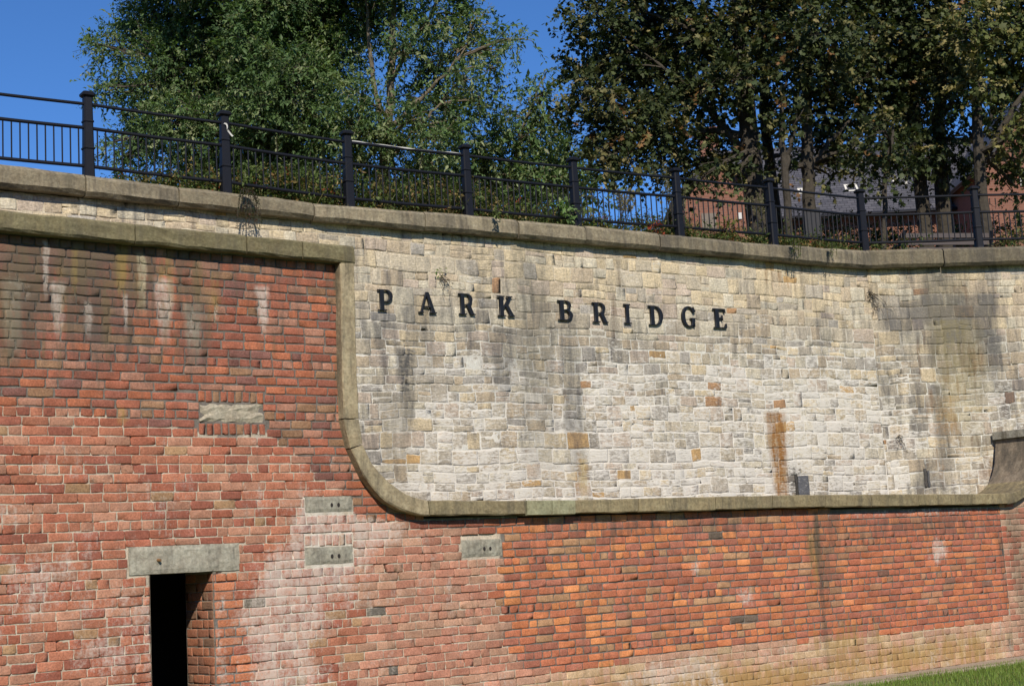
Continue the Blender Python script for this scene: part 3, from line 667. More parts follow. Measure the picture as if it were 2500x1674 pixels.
# capping of the tall left stretch
def band(fr, pts_top, pts_bot, d):
    return np.array([fr.hit(x, y, d) for x, y in pts_top]), np.array([fr.hit(x, y, d) for x, y in pts_bot])
PL = -0.13
ts = [-700, -330, 0, 331, 604, 740, 868]
def capL(x):
    hT = FP(0, 513, PL)[1]+0.0; hB = FP(0, 562, PL)[1]; s = FP(x, 513+x*0.1, PL)[0]; return s, hT, hB
for i in range(0, len(ts)-1):
    if ts[i] == 0: continue
    j0 = ts[i] if ts[i] != -330 else -330
    x1 = ts[i+1] if ts[i+1] != 0 else 331
    sa, hT, hB = capL(j0); sb, _, _ = capL(x1)
    N_ = 8; S_ = np.linspace(sa+.006, sb-.006, N_)
    dz = rng.uniform(-.006, .006)
    A_ = np.stack([S_, np.full(N_, hT+dz)+rng.normal(0, .003, N_)], 1); B_ = np.stack([S_, np.full(N_, hB+dz)+rng.normal(0, .004, N_)], 1)
    sweep(FW, A_, B_, PL+rng.uniform(-.008, .008), 0.5, 'capping_stone', brick_wall, M_COPE, (.18, .152, .085), cstain(.08, .26, .26, i), cham=0.020, jit=0.003, step=.12)
cw2 = np.r_[0, np.cumsum(np.linalg.norm(np.diff(MW, axis=0), axis=1))]
for i0, i1, bs in ((0, 3, CBASE), (3, 6, (.22, .175, .13))):
    sweep(FC, IW[i0:i1+1], OW[i0:i1+1], PROJ, .60, 'coping_stone', brick_wall, M_COPE, bs, cstain(.05, .42, .15, i0), cham=.012, jit=.002)
sweep(FC, np.array([[IW[-1][0]-.05, H_R+.115], [IW[-1][0]+3.4, H_R+.115]]), np.array([[IW[-1][0]-.05, H_R+.002], [IW[-1][0]+3.4, H_R+.002]]), -.10, .62, 'capping_stone', brick_wall, M_COPE, (.25, .23, .19), cstain(.2, .45, .2, 3), cham=.03, jit=.006)
# bricks of the wing
rr = []
for k in range(int(H_R/PITCH_H)):
    h0 = k*PITCH_H+JT/2; s = -0.1 if k % 2 else 0.0
    while s < 4.2:
        w_ = .2345*rng.uniform(.95, 1.05); q = [max(s, 0.0)+JT/2, s+w_-JT/2, h0, h0+PITCH_H-JT]; s += w_
        hm = h0+.04; lim = np.interp(q[0], MW[:5, 0], MW[:5, 1]) if q[0] < MW[4][0] else H_R
        if hm > lim or q[1]-q[0] < .03: continue
        rr.append(q)
rr = np.array(rr); m_ = len(rr)
L3 = pieces(FC, rr, rng.normal(.002, .002, m_), .002, .003, .001, .03); Wd = FC.pt(L3[..., 0], L3[..., 1], L3[..., 2])
pal = np.array([(.42, .24, .165), (.38, .19, .13), (.40, .26, .18), (.36, .15, .10)]); cc_ = pal[rng.integers(0, 4, m_)]; rd = (rr[:, 0] < .14) & (rng.random(m_) < .6) & (rr[:, 2] > .9); cc_[rd] = (.36, .12, .075)
V = Wd.reshape(-1, 3); o = link('far_bricks', make_mesh('far_bricks', V, (GF[None]+(np.arange(m_)*NPV)[:, None, None]).reshape(-1, 4), M_BRICK, np.repeat(cc_, NPV, 0), np.tile([.3, .22, .2], (len(V), 1))), brick_wall); o['kind'] = 'stuff'
mortar_sheet(FC, 0, 4.2, 0, H_R, .04, lambda s, h: (h < np.where(s < MW[4][0], np.interp(s, MW[:5, 0], MW[:5, 1]), H_R)), lambda s, h: np.tile([.45, .36, .27], S_shape(s)), lambda s, h: np.tile([.25, .2, .2], S_shape(s)), lambda s, h: np.full(s.shape, .004), 'mortar', brick_wall)
# fill behind the brick wall
b = Buf(); b.add(np.vstack([FW.pt([-10.9, S_C], [1.98]*2, [.25]*2), FA.pt([0.3, -11.5], [1.98]*2, [.2]*2)]), [[0, 1, 2, 3]])
b.add(np.vstack([FW.pt([S0, S_END_L-.13], [HTOP_L]*2, [.4]*2), FA.pt([-9.6, -16.5], [HTOP_L]*2, [.3]*2)]), [[0, 1, 2, 3]])
b.add(np.vstack([FW.pt([S_END_L-.13]*2, [1.9, HTOP_L], [.4]*2), FA.pt([-9.6]*2, [HTOP_L, 1.9], [.3]*2)]), [[0, 1, 2, 3]])
props(b.build('backfill', M_SOIL), kind='structure')

# ------------------------------------------------------------------ stone wall
sw_loc = FA.pt(-6.0, 0.0, 0.3)
stone_wall = thing('stone_wall', sw_loc, 'pale squared rubble sandstone wall bending behind the brick wall, thick coping on top', 'wall')
PC = -0.16
# levelled along the coping: it sags slightly
LV_S = [-13.2, -12.28, -11.2, -9.5, -8, -5.5, -2.7, -1, 0]
HTf = lambda s: np.interp(s, LV_S, [6.235, 6.205, 6.165, 6.13, 6.145, 6.15, 6.14, 6.17, 6.19])
HBf = lambda s: np.interp(s, LV_S, [5.985, 5.972, 5.947, 5.922, 5.91, 5.915, 5.908, 5.90, 5.915])
RLf = lambda s: np.interp(s, [-13.2, -12, -10, -8.9, -7.4, -5.7, -3.9, -2.1, 0], [0, 0, -.035, -.08, -.07, -.065, -.035, -.012, 0])
HT = 6.19; HB = 5.915; H_COPE = HB; H_TOPS = 5.965
def pack(s0, s1, h0, h1):
    """roughly coursed squared rubble: courses of uneven height, some slots split into two thin stones, some stones rising through two courses"""
    out = []; h = h0; carry = []          # carry: (s_a, s_b) already filled by a tall stone from the course below
    while h < h1-.03:
        ch = float(rng.choice([.085, .11, .135, .16, .19, .22], p=[.07, .14, .24, .26, .18, .11])); ch = min(ch, h1-h)
        if h1-h-ch < .06: ch = h1-h
        nxt = []; s = s0-rng.uniform(0, .2)
        while s < s1:
            blk = [c_ for c_ in carry if c_[0] <= s+.001 < c_[1]]
            if blk: s = blk[0][1]; continue
            w = float(rng.uniform(.12, .34))*(0.7+ch*2.0); e = s+w
            for c_ in carry:
                if s < c_[0] < e+.09: e = c_[0]
            if e > s1-.08: e = s1
            if e-s < .02: s = e+1e-4; continue
            r_ = rng.random(); a_, b_ = max(s, s0), min(e, s1)
            if b_-a_ > .03:
                if r_ < .22 and ch > .12:
                    k_ = rng.uniform(.35, .65); out.append((a_, b_, h, h+ch*k_))
                    if b_-a_ > .28 and rng.random() < .6:
                        m_ = a_+(b_-a_)*rng.uniform(.35, .65); out += [(a_, m_, h+ch*k_, h+ch), (m_, b_, h+ch*k_, h+ch)]
                    else: out.append((a_, b_, h+ch*k_, h+ch))
                elif r_ < .30 and ch < .15 and h+ch+.10 < h1:
                    out.append((a_, b_, h, h+ch+.09)); nxt.append((a_, b_, h+ch+.09))
                else: out.append((a_, b_, h, h+ch))
            s = e
        # the course above fills round the tall stones
        fill = []
        carry = [(x0, x1) for x0, x1, _ in nxt]
        if carry:      # next course gets exactly the height of the risers so that joints meet
            hh = h+ch; s = s0-rng.uniform(0, .2)
            while s < s1:
                blk = [c_ for c_ in carry if c_[0] <= s+.001 < c_[1]]
                if blk: s = blk[0][1]; continue
                e = s+float(rng.uniform(.14, .40))
                for c_ in carry:
                    if s < c_[0] < e+.08: e = c_[0]
                if e > s1-.08: e = s1
                if min(e, s1)-max(s, s0) > .03: out.append((max(s, s0), min(e, s1), hh, hh+.09))
                s = max(e, s+1e-3)
            carry = []; h = hh+.09
        else: h += ch
    return np.array(out)
def AP(x, y): return FA.hit(x, y)
WBs = {}
def mk(fr, L): return [px_blob(*q, fr=fr)+(a,) for *q, a in L]
D_A = mk(FA, [(985, 900, 40, 60, .25), (1290, 860, 90, 160, .15), (960, 800, 80, 60, .25), (1090, 800, 90, 60, .15), (1300, 740, 60, 60, .22), (1480, 850, 120, 60, .15), (1640, 980, 90, 60, .14), (1850, 840, 60, 40, .12), (1060, 1010, 10, 12, .5), (1150, 1065, 12, 20, .6), (1112, 1082, 9, 9, .5), (890, 1060, 30, 60, .14), (1940, 1180, 14, 50, .7), (2020, 1180, 20, 40, .3), (1420, 1010, 14, 120, .25), (930, 860, 30, 80, .2)])
D_B = mk(FB, [(2290, 760, 90, 50, .5), (2180, 740, 50, 60, .3), (2400, 760, 60, 70, .42), (2270, 1190, 50, 16, .5), (2330, 820, 80, 60, .42), (2290, 700, 60, 60, .3), (2440, 850, 50, 60, .36), (2200, 770, 40, 50, .3), (2245, 1010, 14, 80, .4), (2150, 900, 30, 100, .15), (2300, 660, 40, 40, .2), (2480, 1000, 60, 200, .2)])
O_A = mk(FA, [(1420, 1150, 16, 70, .45), (1385, 980, 10, 80, .3), (1530, 760, 40, 40, .1), (1900, 680, 60, 40, .2)])
O_B = mk(FB, [(2310, 1000, 60, 120, .35), (2370, 870, 60, 50, .35), (2330, 700, 80, 60, .25), (2300, 1120, 60, 80, .25), (2430, 1090, 60, 100, .25), (2250, 870, 50, 60, .2)])
def stone_stain(fr, s, h):
    A = fr is FA
    white = 0.16+0.30*sm(5.2, 3.4, h)*(0.45+1.1*fbm(s*0.8, h*0.9, 1))
    if A: white = white + 0.16*sm(-8.0, -4.0, s)*sm(5.0, 3.9, h) - 0.10*sm(-7.5, -9.5, s)
    else: white = white - 0.02*sm(0.2, 1.5, s)
    w = white+0.40*(fbm(s*4.5, h*6, 4)-.5)
    d = 0.20+0.48*(fbm(s*2.4, h*0.6, 6)-.42)+0.25*(fbm(s*5, h*5, 1)-.5)+blobs(D_A if A else D_B, s, h, 3)*1.0+0.05*(not A)
    o = 0.10+0.12*(fbm(s*2, h*.7, 2)-.4)+blobs(O_A if A else O_B, s, h, 5)
    w = np.minimum(w, .52)+.22*(fbm(s*8, h*10, 2)-.5)
    w = w - 0.5*blobs(O_A if A else O_B, s, h, 5) - 0.35*blobs(D_A if A else D_B, s, h, 3)
    return np.stack([w, d, o], -1)
PAL = np.array([(.46, .405, .31), (.50, .455, .355), (.44, .365, .265), (.385, .345, .28), (.35, .325, .285), (.53, .445, .305), (.455, .38, .305), (.46, .305, .145), (.40, .24, .13)])
PW = np.array([5, 4.5, 3, 3, 1.6, 2.6, 2.2, .42, .15]); PW = PW/PW.sum()
PWT = np.array([3, 3, 3.2, 1, .5, 5.5, 2.5, .45, .15]); PWT = PWT/PWT.sum()
sitems = []
def lay_stones(fr, s0, s1, h0, h1):
    R = pack(s0, s1, h0, h1); g = rng.uniform(.002, .006, (len(R), 4)); R = R+g*np.array([1, -1, 1, -1])
    # break the lattice: warp every joint
    smid, hmid = (R[:, 0]+R[:, 1])/2, (R[:, 2]+R[:, 3])/2
    top = rng.random(len(R)) < sm(4.8, 5.6, hmid)
    k1 = rng.choice(len(PAL), len(R), p=PW); k2 = rng.choice(len(PAL), len(R), p=PWT)
    c = PAL[np.where(top, k2, k1)]*np.array([.97, .98, 1.0])*rng.uniform(.92, 1.10, (len(R), 1))*(1+.10*sm(4.6, 5.4, hmid))[:, None]
    g_ = sm(3.0, 1.0, 0)*0
    proud = np.clip(rng.normal(0.0005, 0.0018, len(R)), -.001, .006)
    L3 = pieces(fr, R, proud, 0.0050, 0.0012, 0.0006, 0.05)
    wv = lambda a, k: (vn(L3[..., 0]*a, L3[..., 1]*a, k)-0.5)
    S_, H_ = L3[..., 0].copy(), L3[..., 1].copy()
    L3[..., 0] = S_+0.030*wv(2.0, 1)+0.022*wv(5, 3); L3[..., 1] = H_+0.046*wv(1.7, 4)+0.016*wv(5, 5)
    L3[..., 0] = np.clip(L3[..., 0], s0-0.05, s1 if fr is FA else 99); 
    if fr is FB: L3[..., 0] = np.maximum(L3[..., 0], s0)
    Wd = fr.pt(L3[..., 0], L3[..., 1], L3[..., 2]); st = stone_stain(fr, L3[..., 0], L3[..., 1])
    rel = rng.uniform(-.14, .16, len(R)); st[..., 0] += rel[:, None]; st[..., 1] += (rng.uniform(-.08, .14, len(R)))[:, None]
    RIM = np.zeros(NPV); RIM[ringi] = 1; RIM[NB:] = 1
    st[..., 0] += RIM*(0.32*sm(5.5, 4.4, hmid))[:, None]*rng.uniform(.2, 1.2, (len(R), NPV))
    hi = np.where(top, k2, k1) >= 7; st[hi, :, 0] -= .2
    ar = px_area(fr, R)
    vis = np.ones(len(R))
    for i in range(len(R)): sitems.append((ar[i], Wd[i], np.tile(c[i], (NPV, 1))*rng.uniform(.9, 1.1, (NPV, 1)), st[i]))
lay_stones(FA, -16.5, 0.0, 1.95, H_TOPS)
lay_stones(FB, 0.0, 7.0, 1.95, H_TOPS)
# stones hidden behind the brick wall should not count among the largest
def hidden(V):
    x, y, z = proj(V.mean(0)); s, h = FP(x, y)
    return bool(keepF(np.array([s]), np.array([h]))[0]) or (h > HTOP_L-0.05 and h < FP(0, 513)[1] and s < S_END_L)
sitems = [((0.0 if hidden(V) else A), V, c, st) for A, V, c, st in sitems]
emit(sitems, 'stone', stone_wall, M_STONE, 300, 'small_stones')
print('stones', len(sitems))
def colS(s, h):
    t = sm(4.4, 5.3, h)[..., None]; c = np.array([.57, .545, .485])*(1-t)+np.array([.50, .42, .31])*t
    return c*(0.8+0.4*fbm(s*7, h*7, 3))[..., None]
recS = lambda s, h: 0.0012+0.002*(fbm(s*8, h*10, 2)-.5)+(vn(s*3.5, h*14, 6) > .83)*.014
for fr, s0, s1 in ((FA, -16.5, 0.0), (FB, 0.0, 7.0)):
    mortar_sheet(fr, s0, s1, 1.9, 5.97, 0.028, lambda a, b_, fr=fr: b_ < HBf(a if fr is FA else a*0)-.02, colS, lambda a, b_, fr=fr: stone_stain(fr, a, b_)+np.array([.1, -.05, 0]), recS, 'mortar', stone_wall)
b = Buf()
b.box((-16.5, .06, 0), (0.0, .5, H_COPE-.10), lambda V: FA.pt(V[:, 0], V[:, 2], V[:, 1])); b.box((0.0, .06, 0), (7.0, .5, H_COPE-.10), lambda V: FB.pt(V[:, 0], V[:, 2], V[:, 1]))
b.build('core', M_CORE, stone_wall)
# two blocked outlets at the foot of the stone wall
for fr, x, y0, y1, w in ((FA, 1957, 1160, 1206, 36), (FB, 2262, 1147, 1180, 16)):
    sA_, hT_ = fr.hit(x-w/2, y0); sB_, hB_ = fr.hit(x+w/2, y1)
    slab(fr, (sA_+.05, sB_, hB_-.05, hT_-.01), -0.028, .04, 'slate_plug', stone_wall, M_STONE, (.13, .135, .15), (.3, .5, .1), nu=4, nv=5, jit=.004)
    slab(fr, (sA_, sA_+.045, hB_-.05, hT_+.02), -0.024, .04, 'slate_plug', stone_wall, M_STONE, (.05, .045, .035), (.0, .5, .3), nu=2, nv=5, jit=.004)
# coping
def cope_joints(fr, xs, yb, yt):
    return [fr.hit(x, yb(x), PC)[0] for x in xs]
def cope_run(fr, js, first):
    for i in range(len(js)-1):
        n_ = max(6, int((js[i+1]-js[i])/.12)); S_ = np.linspace(js[i]+.007, js[i+1]-.007, n_); dz = rng.uniform(-.010, .010)
        hs_ = S_ if fr is FA else S_*0
        A_ = np.stack([S_, HTf(hs_)+dz+rng.normal(0, .002, n_)], 1); B_ = np.stack([S_, HBf(hs_)+dz*0.6+rng.normal(0, .003, n_)], 1)
        q = rng.uniform(-.012, .012)
        base = np.array([.255, .213, .145])*rng.uniform(.68, 1.15)
        sweep(fr, A_, B_, PC+q, .40, 'coping_stone', stone_wall, M_COPE, base, cstain(.22, .42+rng.uniform(-.16, .12), .16, i), cham=.042, jit=.0026, step=.16)
jsA = [FA.hit(x, 459+.0916*x, PC)[0] for x in (-620, -300, -60, 212, 440, 770, 1042, 1270, 1434, 1615, 1818, 2023)]
sK = (FB.O-FA.O)@FA.a
# mitre at the bend
mit = -PC*math.tan((TH_B-TH_A)/2)
jsA.append(-mit*0.0-0.03); cope_run(FA, jsA, True)
jsB = [-0.035]+[FB.hit(x, 645, PC)[0] for x in (2307, 2560)]+[4.3, 7.0]
cope_run(FB, jsB, False)

# ------------------------------------------------------------------ letters
def arc(cx_, cy_, rx, ry, a0, a1, n_=14): return [(cx_+rx*math.cos(math.radians(a)), cy_+ry*math.sin(math.radians(a))) for a in np.linspace(a0, a1, n_)]
ST = 0.22; SF = 0.10; SE = 0.07   # stem, serif height, serif reach (unit letter height)
def stem(x0, x1, l=SE, r=SE): return None
LET = {}
LET['I'] = (0.40, [[(0, 0), (.40, 0), (.40, SF), (.31, SF), (.31, 1-SF), (.40, 1-SF), (.40, 1), (0, 1), (0, 1-SF), (.09, 1-SF), (.09, SF), (0, SF)]])
LET['P'] = (0.68, [[(0, 0), (.42, 0), (.42, SF), (.31, SF), (.31, .38), (.40, .38)]+arc(.40, .69, .29, .31, -90, 90)[0:]+[(0, 1), (0, 1-SF), (.09, 1-SF), (.09, SF), (0, SF)], [(.31, .48)]+arc(.37, .69, .12, .21, -90, 90)+[(.31, .90)]])
LET['R'] = (0.80, [[(0, 0), (.40, 0), (.40, SF), (.31, SF), (.31, .42), (.37, .42), (.55, 0), (.82, 0), (.82, SF), (.74, SF), (.60, .45)]+arc(.42, .715, .28, .285, -48, 90)+[(0, 1), (0, 1-SF), (.09, 1-SF), (.09, SF), (0, SF)], [(.31, .52)]+arc(.38, .71, .12, .19, -90, 90)+[(.31, .90)]])
LET['A'] = (0.86, [[(0, 0), (.28, 0), (.28, SF), (.235, SF), (.275, .26), (.53, .26), (.57, SF), (.50, SF), (.50, 0), (.86, 0), (.86, SF), (.79, SF), (.52, 1), (.36, 1), (.09, SF), (0, SF)], [(.305, .36), (.405, .72), (.50, .36)]])
LET['K'] = (0.80, [[(0, 0), (.40, 0), (.40, SF), (.31, SF), (.31, .36), (.38, .44), (.55, SF), (.48, SF), (.48, 0), (.82, 0), (.82, SF), (.77, SF), (.52, .58), (.68, 1-SF), (.74, 1-SF), (.74, 1), (.42, 1), (.42, 1-SF), (.50, 1-SF), (.31, .56), (.31, 1-SF), (.38, 1-SF), (.38, 1), (0, 1), (0, 1-SF), (.09, 1-SF), (.09, SF), (0, SF)]])
LET['B'] = (0.70, [[(0, 0)]+arc(.40, .28, .31, .28, -90, 62)+arc(.38, .75, .27, .25, -38, 90)+[(0, 1), (0, 1-SF), (.09, 1-SF), (.09, SF), (0, SF)], [(.31, .10)]+arc(.38, .285, .12, .185, -90, 90)+[(.31, .47)], [(.31, .57)]+arc(.36, .735, .11, .165, -90, 90)+[(.31, .90)]])
LET['D'] = (0.74, [[(0, 0)]+arc(.34, .5, .40, .5, -90, 90, 22)+[(0, 1), (0, 1-SF), (.09, 1-SF), (.09, SF), (0, SF)], [(.31, .10)]+arc(.33, .5, .20, .40, -90, 90, 20)+[(.31, .90)]])
LET['E'] = (0.66, [[(0, 0), (.66, 0), (.68, .28), (.59, .28), (.52, .10), (.31, .10), (.31, .46), (.42, .46), (.42, .38), (.50, .38), (.50, .68), (.42, .68), (.42, .57), (.31, .57), (.31, .90), (.50, .90), (.55, .76), (.64, .76), (.63, 1), (0, 1), (0, 1-SF), (.09, 1-SF), (.09, SF), (0, SF)]])
LET['G'] = (0.80, [arc(.42, .5, .42, .52, 52, 308, 30)+[(.66, .04), (.66, .0), (.76, .0), (.76, .38), (.84, .38), (.84, .47), (.47, .47), (.47, .38), (.54, .38), (.54, .16)]+arc(.43, .5, .20, .41, 300, 60, 22)+[(.58, .80), (.66, .66), (.74, .66), (.74, 1.0), (.67, 1.0), (.66, .94)]])
PXL = [('P', 922, 961, 705, 759), ('A', 1021, 1067, 711, 765), ('R', 1120, 1162, 715, 769), ('K', 1215, 1258, 721, 773), ('B', 1362.5, 1400, 731.5, 783), ('R', 1447, 1486, 737, 788), ('I', 1524, 1542, 740.5, 790.5), ('D', 1584, 1620.5, 745, 795), ('G', 1664.5, 1701, 747, 798), ('E', 1742, 1775.5, 752, 802)]
neigh = ['nearest the tall stone upright', 'between the letters P and R', 'between the letters A and K', 'before the wide gap', 'after the wide gap', 'between the letters B and I', 'narrowest of all', 'between the letters I and G', 'between the letters D and E', 'after the letter G']
for k, (ch, x0, x1, y0, y1) in enumerate(PXL):
    wd, outs = LET[ch]
    xm = (x0+x1)/2; s0 = FA.hit(x0, (y0+y1)/2, -.04)[0]; s1 = FA.hit(x1, (y0+y1)/2, -.04)[0]; h0 = FA.hit(xm, y1, -.04)[1]; h1 = FA.hit(xm, y0, -.04)[1]
    cu_ = bpy.data.curves.new('letter', 'CURVE'); cu_.dimensions = '2D'; cu_.fill_mode = 'BOTH'; cu_.extrude = 0.009; cu_.bevel_depth = 0.004; cu_.offset = -0.0105; cu_.bevel_resolution = 1
    mx = max(p[0] for q in outs for p in q)
    for pts in outs:
        sp = cu_.splines.new('POLY'); sp.points.add(len(pts)-1); sp.use_cyclic_u = True
        for i, p in enumerate(pts): sp.points[i].co = (p[0]/mx*(s1-s0), p[1]*(h1-h0), 0, 1)
    to = bpy.data.objects.new('tmp', cu_); COL.objects.link(to)
    dg = bpy.context.evaluated_depsgraph_get(); me = bpy.data.meshes.new_from_object(to.evaluated_get(dg)); bpy.data.objects.remove(to)
    me.materials.clear(); me.materials.append(M_LETTER); me.name = 'sign_letter'
    o = bpy.data.objects.new('sign_letter', me); COL.objects.link(o)
    P_ = FA.pt(s0, h0, -.026)
    o.matrix_world = Matrix(((FA.a[0], 0, -FA.n[0], P_[0]), (FA.a[1], 0, -FA.n[1], P_[1]), (0, 1, 0, P_[2]), (0, 0, 0, 1)))
    props(o, 'black slab serif metal letter %s on the stone wall, %s' % (ch, neigh[k]), 'letter', 'black letters reading PARK BRIDGE')

# ------------------------------------------------------------------ railing
DF = 0.10
fence = thing('iron_railing', FA.pt(-6, HT, DF), 'black painted iron railing with capped posts along the top of the stone wall', 'railing')
HPT = FA.hit(215, 226, DF)[1]; 
hr = [FA.hit(215, y, DF)[1] for y in (255, 313, 406)]
print('fence', HPT, hr, HT)
postA = [-1060, -590, -170]+[215, 550, 850, 1140, 1404, 1656, 1885]
ypx = lambda x: 330+.115*x
stA = [FA.hit(x, ypx(x), DF)[0] for x in postA]
bend = FA.pt(-0.02, 0, 0)+((FA.n+FB.n)/2)*DF
posts = [FA.pt(s, 0, DF) for s in stA]+[FA.pt(FA.hit(2105, 540, DF)[0], 0, DF)]+[FB.pt(FB.hit(2383, 530, DF)[0], 0, DF)]+[FB.pt(FB.hit(2383, 530, DF)[0]+1.75*k, 0, DF) for k in (1, 2, 3)]
nA = len(stA); PDZ = []
for i, P_ in enumerate(posts):
    fr = Frame(P_, FA.a, FA.n) if i <= nA else Frame(P_, FB.a, FB.n)
    if i == nA: m_ = (FA.a+FB.a)/2; m_ /= np.linalg.norm(m_); fr = Frame(P_, m_, np.array([-m_[1], m_[0], 0]))
    M = lambda V, fr=fr: fr.pt(V[:, 0], V[:, 2], V[:, 1])
    def ringbox(b, hs):   # stacked square sections (half width, height), chamfered
        Vs = []
        for w, h in hs:
            c_ = w*0.72
            Vs += [[-c_, -w, h], [c_, -w, h], [w, -c_, h], [w, c_, h], [c_, w, h], [-c_, w, h], [-w, c_, h], [-w, -c_, h]]
        n_ = len(hs); Fc = [[i_*8+k, i_*8+(k+1) % 8, (i_+1)*8+(k+1) % 8, (i_+1)*8+k] for i_ in range(n_-1) for k in range(8)]+[list(range(8))[::-1], [(n_-1)*8+k for k in range(8)]]
        b.add(M(np.array(Vs)), Fc)
    sq = (P_-FA.O)@FA.a; dzp = float(RLf(sq)) if i <= nA else 0.0; PDZ.append(dzp)
    z0 = (float(HTf(sq)) if i <= nA else HT)-.05; z1 = HPT+dzp; 
    b = Buf(); ringbox(b, [(.066, z0), (.066, z0+.07), (.060, z0+.10), (.047, z1-.055)]); pst = b.build('post', M_IRON, fence)
    b = Buf(); ringbox(b, [(.050, z1-.062), (.074, z1-.046), (.076, z1-.022), (.056, z1), (.02, z1+.008)]); b.build('post_cap', M_IRON, pst)
    for t in (.33, .62):
        b = Buf(); w = .066+(.047-.066)*(1-t); zz = z1-(z1-z0)*t
        ringbox(b, [(w+.005, zz), (w+.007, zz+.012), (w+.004, zz+.02)]); b.build('collar', M_IRON, pst)
for i in range(len(posts)-1):
    A_, B_ = posts[i], posts[i+1]; v = B_-A_; Ln = np.linalg.norm(v); v = v/Ln
    for h_, r_ in zip(hr, (.019, .021, .021)):
        a0 = A_+v*.045; b0 = B_-v*.045
        b = Buf(); n_ = 7; t = np.linspace(0, 1, n_)[:, None]; pts = a0*(1-t)+b0*t; pts[:, 2] = h_+PDZ[i]*(1-t[:, 0])+PDZ[i+1]*t[:, 0]-0.006*np.sin(np.pi*t[:, 0]); b.tube(pts, r_, 10); b.build('rail', M_IRON, fence, smooth=False)
    nb_ = max(8, int(round((Ln-.12)/.092)))
    for k in range(nb_):
        uu = (.06+(Ln-.12)*(k+.5)/nb_)/Ln; P_ = A_+v*uu*Ln; zz_ = PDZ[i]*(1-uu)+PDZ[i+1]*uu
        b = Buf(); b.tube([[P_[0], P_[1], hr[2]+zz_], [P_[0], P_[1], hr[1]+zz_]], .0088, 6, False); b.build('baluster', M_IRON, fence)
# scraps of white tape
def ribbon(pts, wv, mat, name, label, cat):
    pts = np.asarray(pts, float); wv = np.asarray(wv, float); n_ = len(pts)
    if wv.ndim == 1: wv = np.tile(wv, (n_, 1))
    off = np.array([0.0012, 0.0012, 0.0012])
    V = np.vstack([pts-wv, pts+wv, pts-wv+off, pts+wv+off])
    Fc = [[i, i+1, n_+i+1, n_+i] for i in range(n_-1)]+[[2*n_+i, 3*n_+i, 3*n_+i+1, 2*n_+i+1] for i in range(n_-1)]
    o = link(name, make_mesh(name, V, Fc, mat), None); return props(o, label, cat)
A_, B_ = posts[5], posts[6]; t = np.linspace(.04, .96, 40)
pts = A_[None]*(1-t[:, None])+B_[None]*t[:, None]; ang = 0.9+0.5*np.sin(t*9)
pts = pts+(-FA.n)*(.021*np.cos(ang))[:, None]; pts[:, 2] = hr[0]+PDZ[5]*(1-t)+PDZ[6]*t-.006*np.sin(np.pi*t)+.021*np.sin(ang)
wv = np.stack([np.array([0, 0, 1.0])*w for w in np.clip(.0055*(1.0-t)+.006*np.sin(t*23)*np.sin(t*9)-.001, .0003, .010)])
ribbon(pts, wv, M_WHITE, 'tape_strip', 'torn white tape stuck along the top rail of the railing', 'tape')
P_ = posts[4]; fr = Frame(P_, FA.a, FA.n); q = np.linspace(0, 1, 14)
zt = FA.hit(550, 306, DF)[1]
pts = fr.pt(-.03+.10*q+.012*np.sin(q*9), zt-.15*q+.01*np.sin(q*13), -.066-.012*np.sin(q*7))
ribbon(pts, np.array([0.006, 0, 0.006]), M_WHITE, 'tape_scrap', 'short curl of white tape dangling from a railing post', 'tape')

# ------------------------------------------------------------------ upper ground
b = Buf()
rowsY = [(HT-.12, .35), (HT-.1, 2.0), (HT+.1, 6.0), (HT+1.2, 14.0), (HT+4.2, 34), (HT+5.0, 80), (HT+5, 300)]
lineA = lambda d: np.vstack([FA.pt(-60, 0, d), FA.pt(-16, 0, d), FA.pt(0, 0, d*1.0), FB.pt(5, 0, d), FB.pt(60, 0, d)])
V = []
for h_, d_ in rowsY:
    q = lineA(d_); q[:, 2] = h_; V.append(q)
V = np.vstack(V); nn_ = 5
b.add(V, [[j*nn_+i, j*nn_+i+1, (j+1)*nn_+i+1, (j+1)*nn_+i] for j in range(len(rowsY)-1) for i in range(nn_-1)])
props(b.build('terrace', M_SOIL), kind='structure')
def terr(P):
    d = (np.asarray(P)-FA.O)@FA.n; return float(np.interp(d, [r[1] for r in rowsY], [r[0] for r in rowsY]))

# ------------------------------------------------------------------ brick house behind the trees
YH = 52.0
def hx(x, y): return at(x, y, YH)
house = thing('brick_house', (hx(2050, 560)[0], YH+3, HT+3.6), 'red brick house with slate roof and gabled wings behind the trees', 'house')
zE = hx(2060, 512)[2]; zG = zE-3.2
xl, xr = hx(1790, 500)[0], hx(2560, 500)[0]
b = Buf(); b.box((xl, YH, zG), (xr, YH+7, zE)); b.build('wall', M_FARBRICK, house)
# roof: slope towards us
zr = zE+3.3
def quadprism(b, P, nrm, t):
    P = np.array(P, float); n_ = len(P); nrm = np.array(nrm, float); V = np.vstack([P, P-nrm*t]); b.add(V, [list(range(n_)), list(range(2*n_-1, n_-1, -1))]+[[i, (i+1) % n_, n_+(i+1) % n_, n_+i] for i in range(n_)])
nr = np.array([0, -3.3, 3.8]); nr = nr/np.linalg.norm(nr)
b = Buf(); quadprism(b, [(xl-.2, YH-.35, zE-.25), (xr, YH-.35, zE-.25), (xr, YH+3.5, zr), (xl-.2, YH+3.5, zr)], nr, .12)
quadprism(b, [(xl-.2, YH+7.3, zE-.2), (xl-.2, YH+3.5, zr+.002), (xr, YH+3.5, zr+.002), (xr, YH+7.3, zE-.2)], (0, nr[1]*-1, nr[2]), .12)
roof = b.build('roof', M_SLATE, house)
b = Buf(); b.tube([(xl-.2, YH-.43, zE-.28), (xr, YH-.43, zE-.28)], .06, 8); b.build('gutter', M_IRON, house)
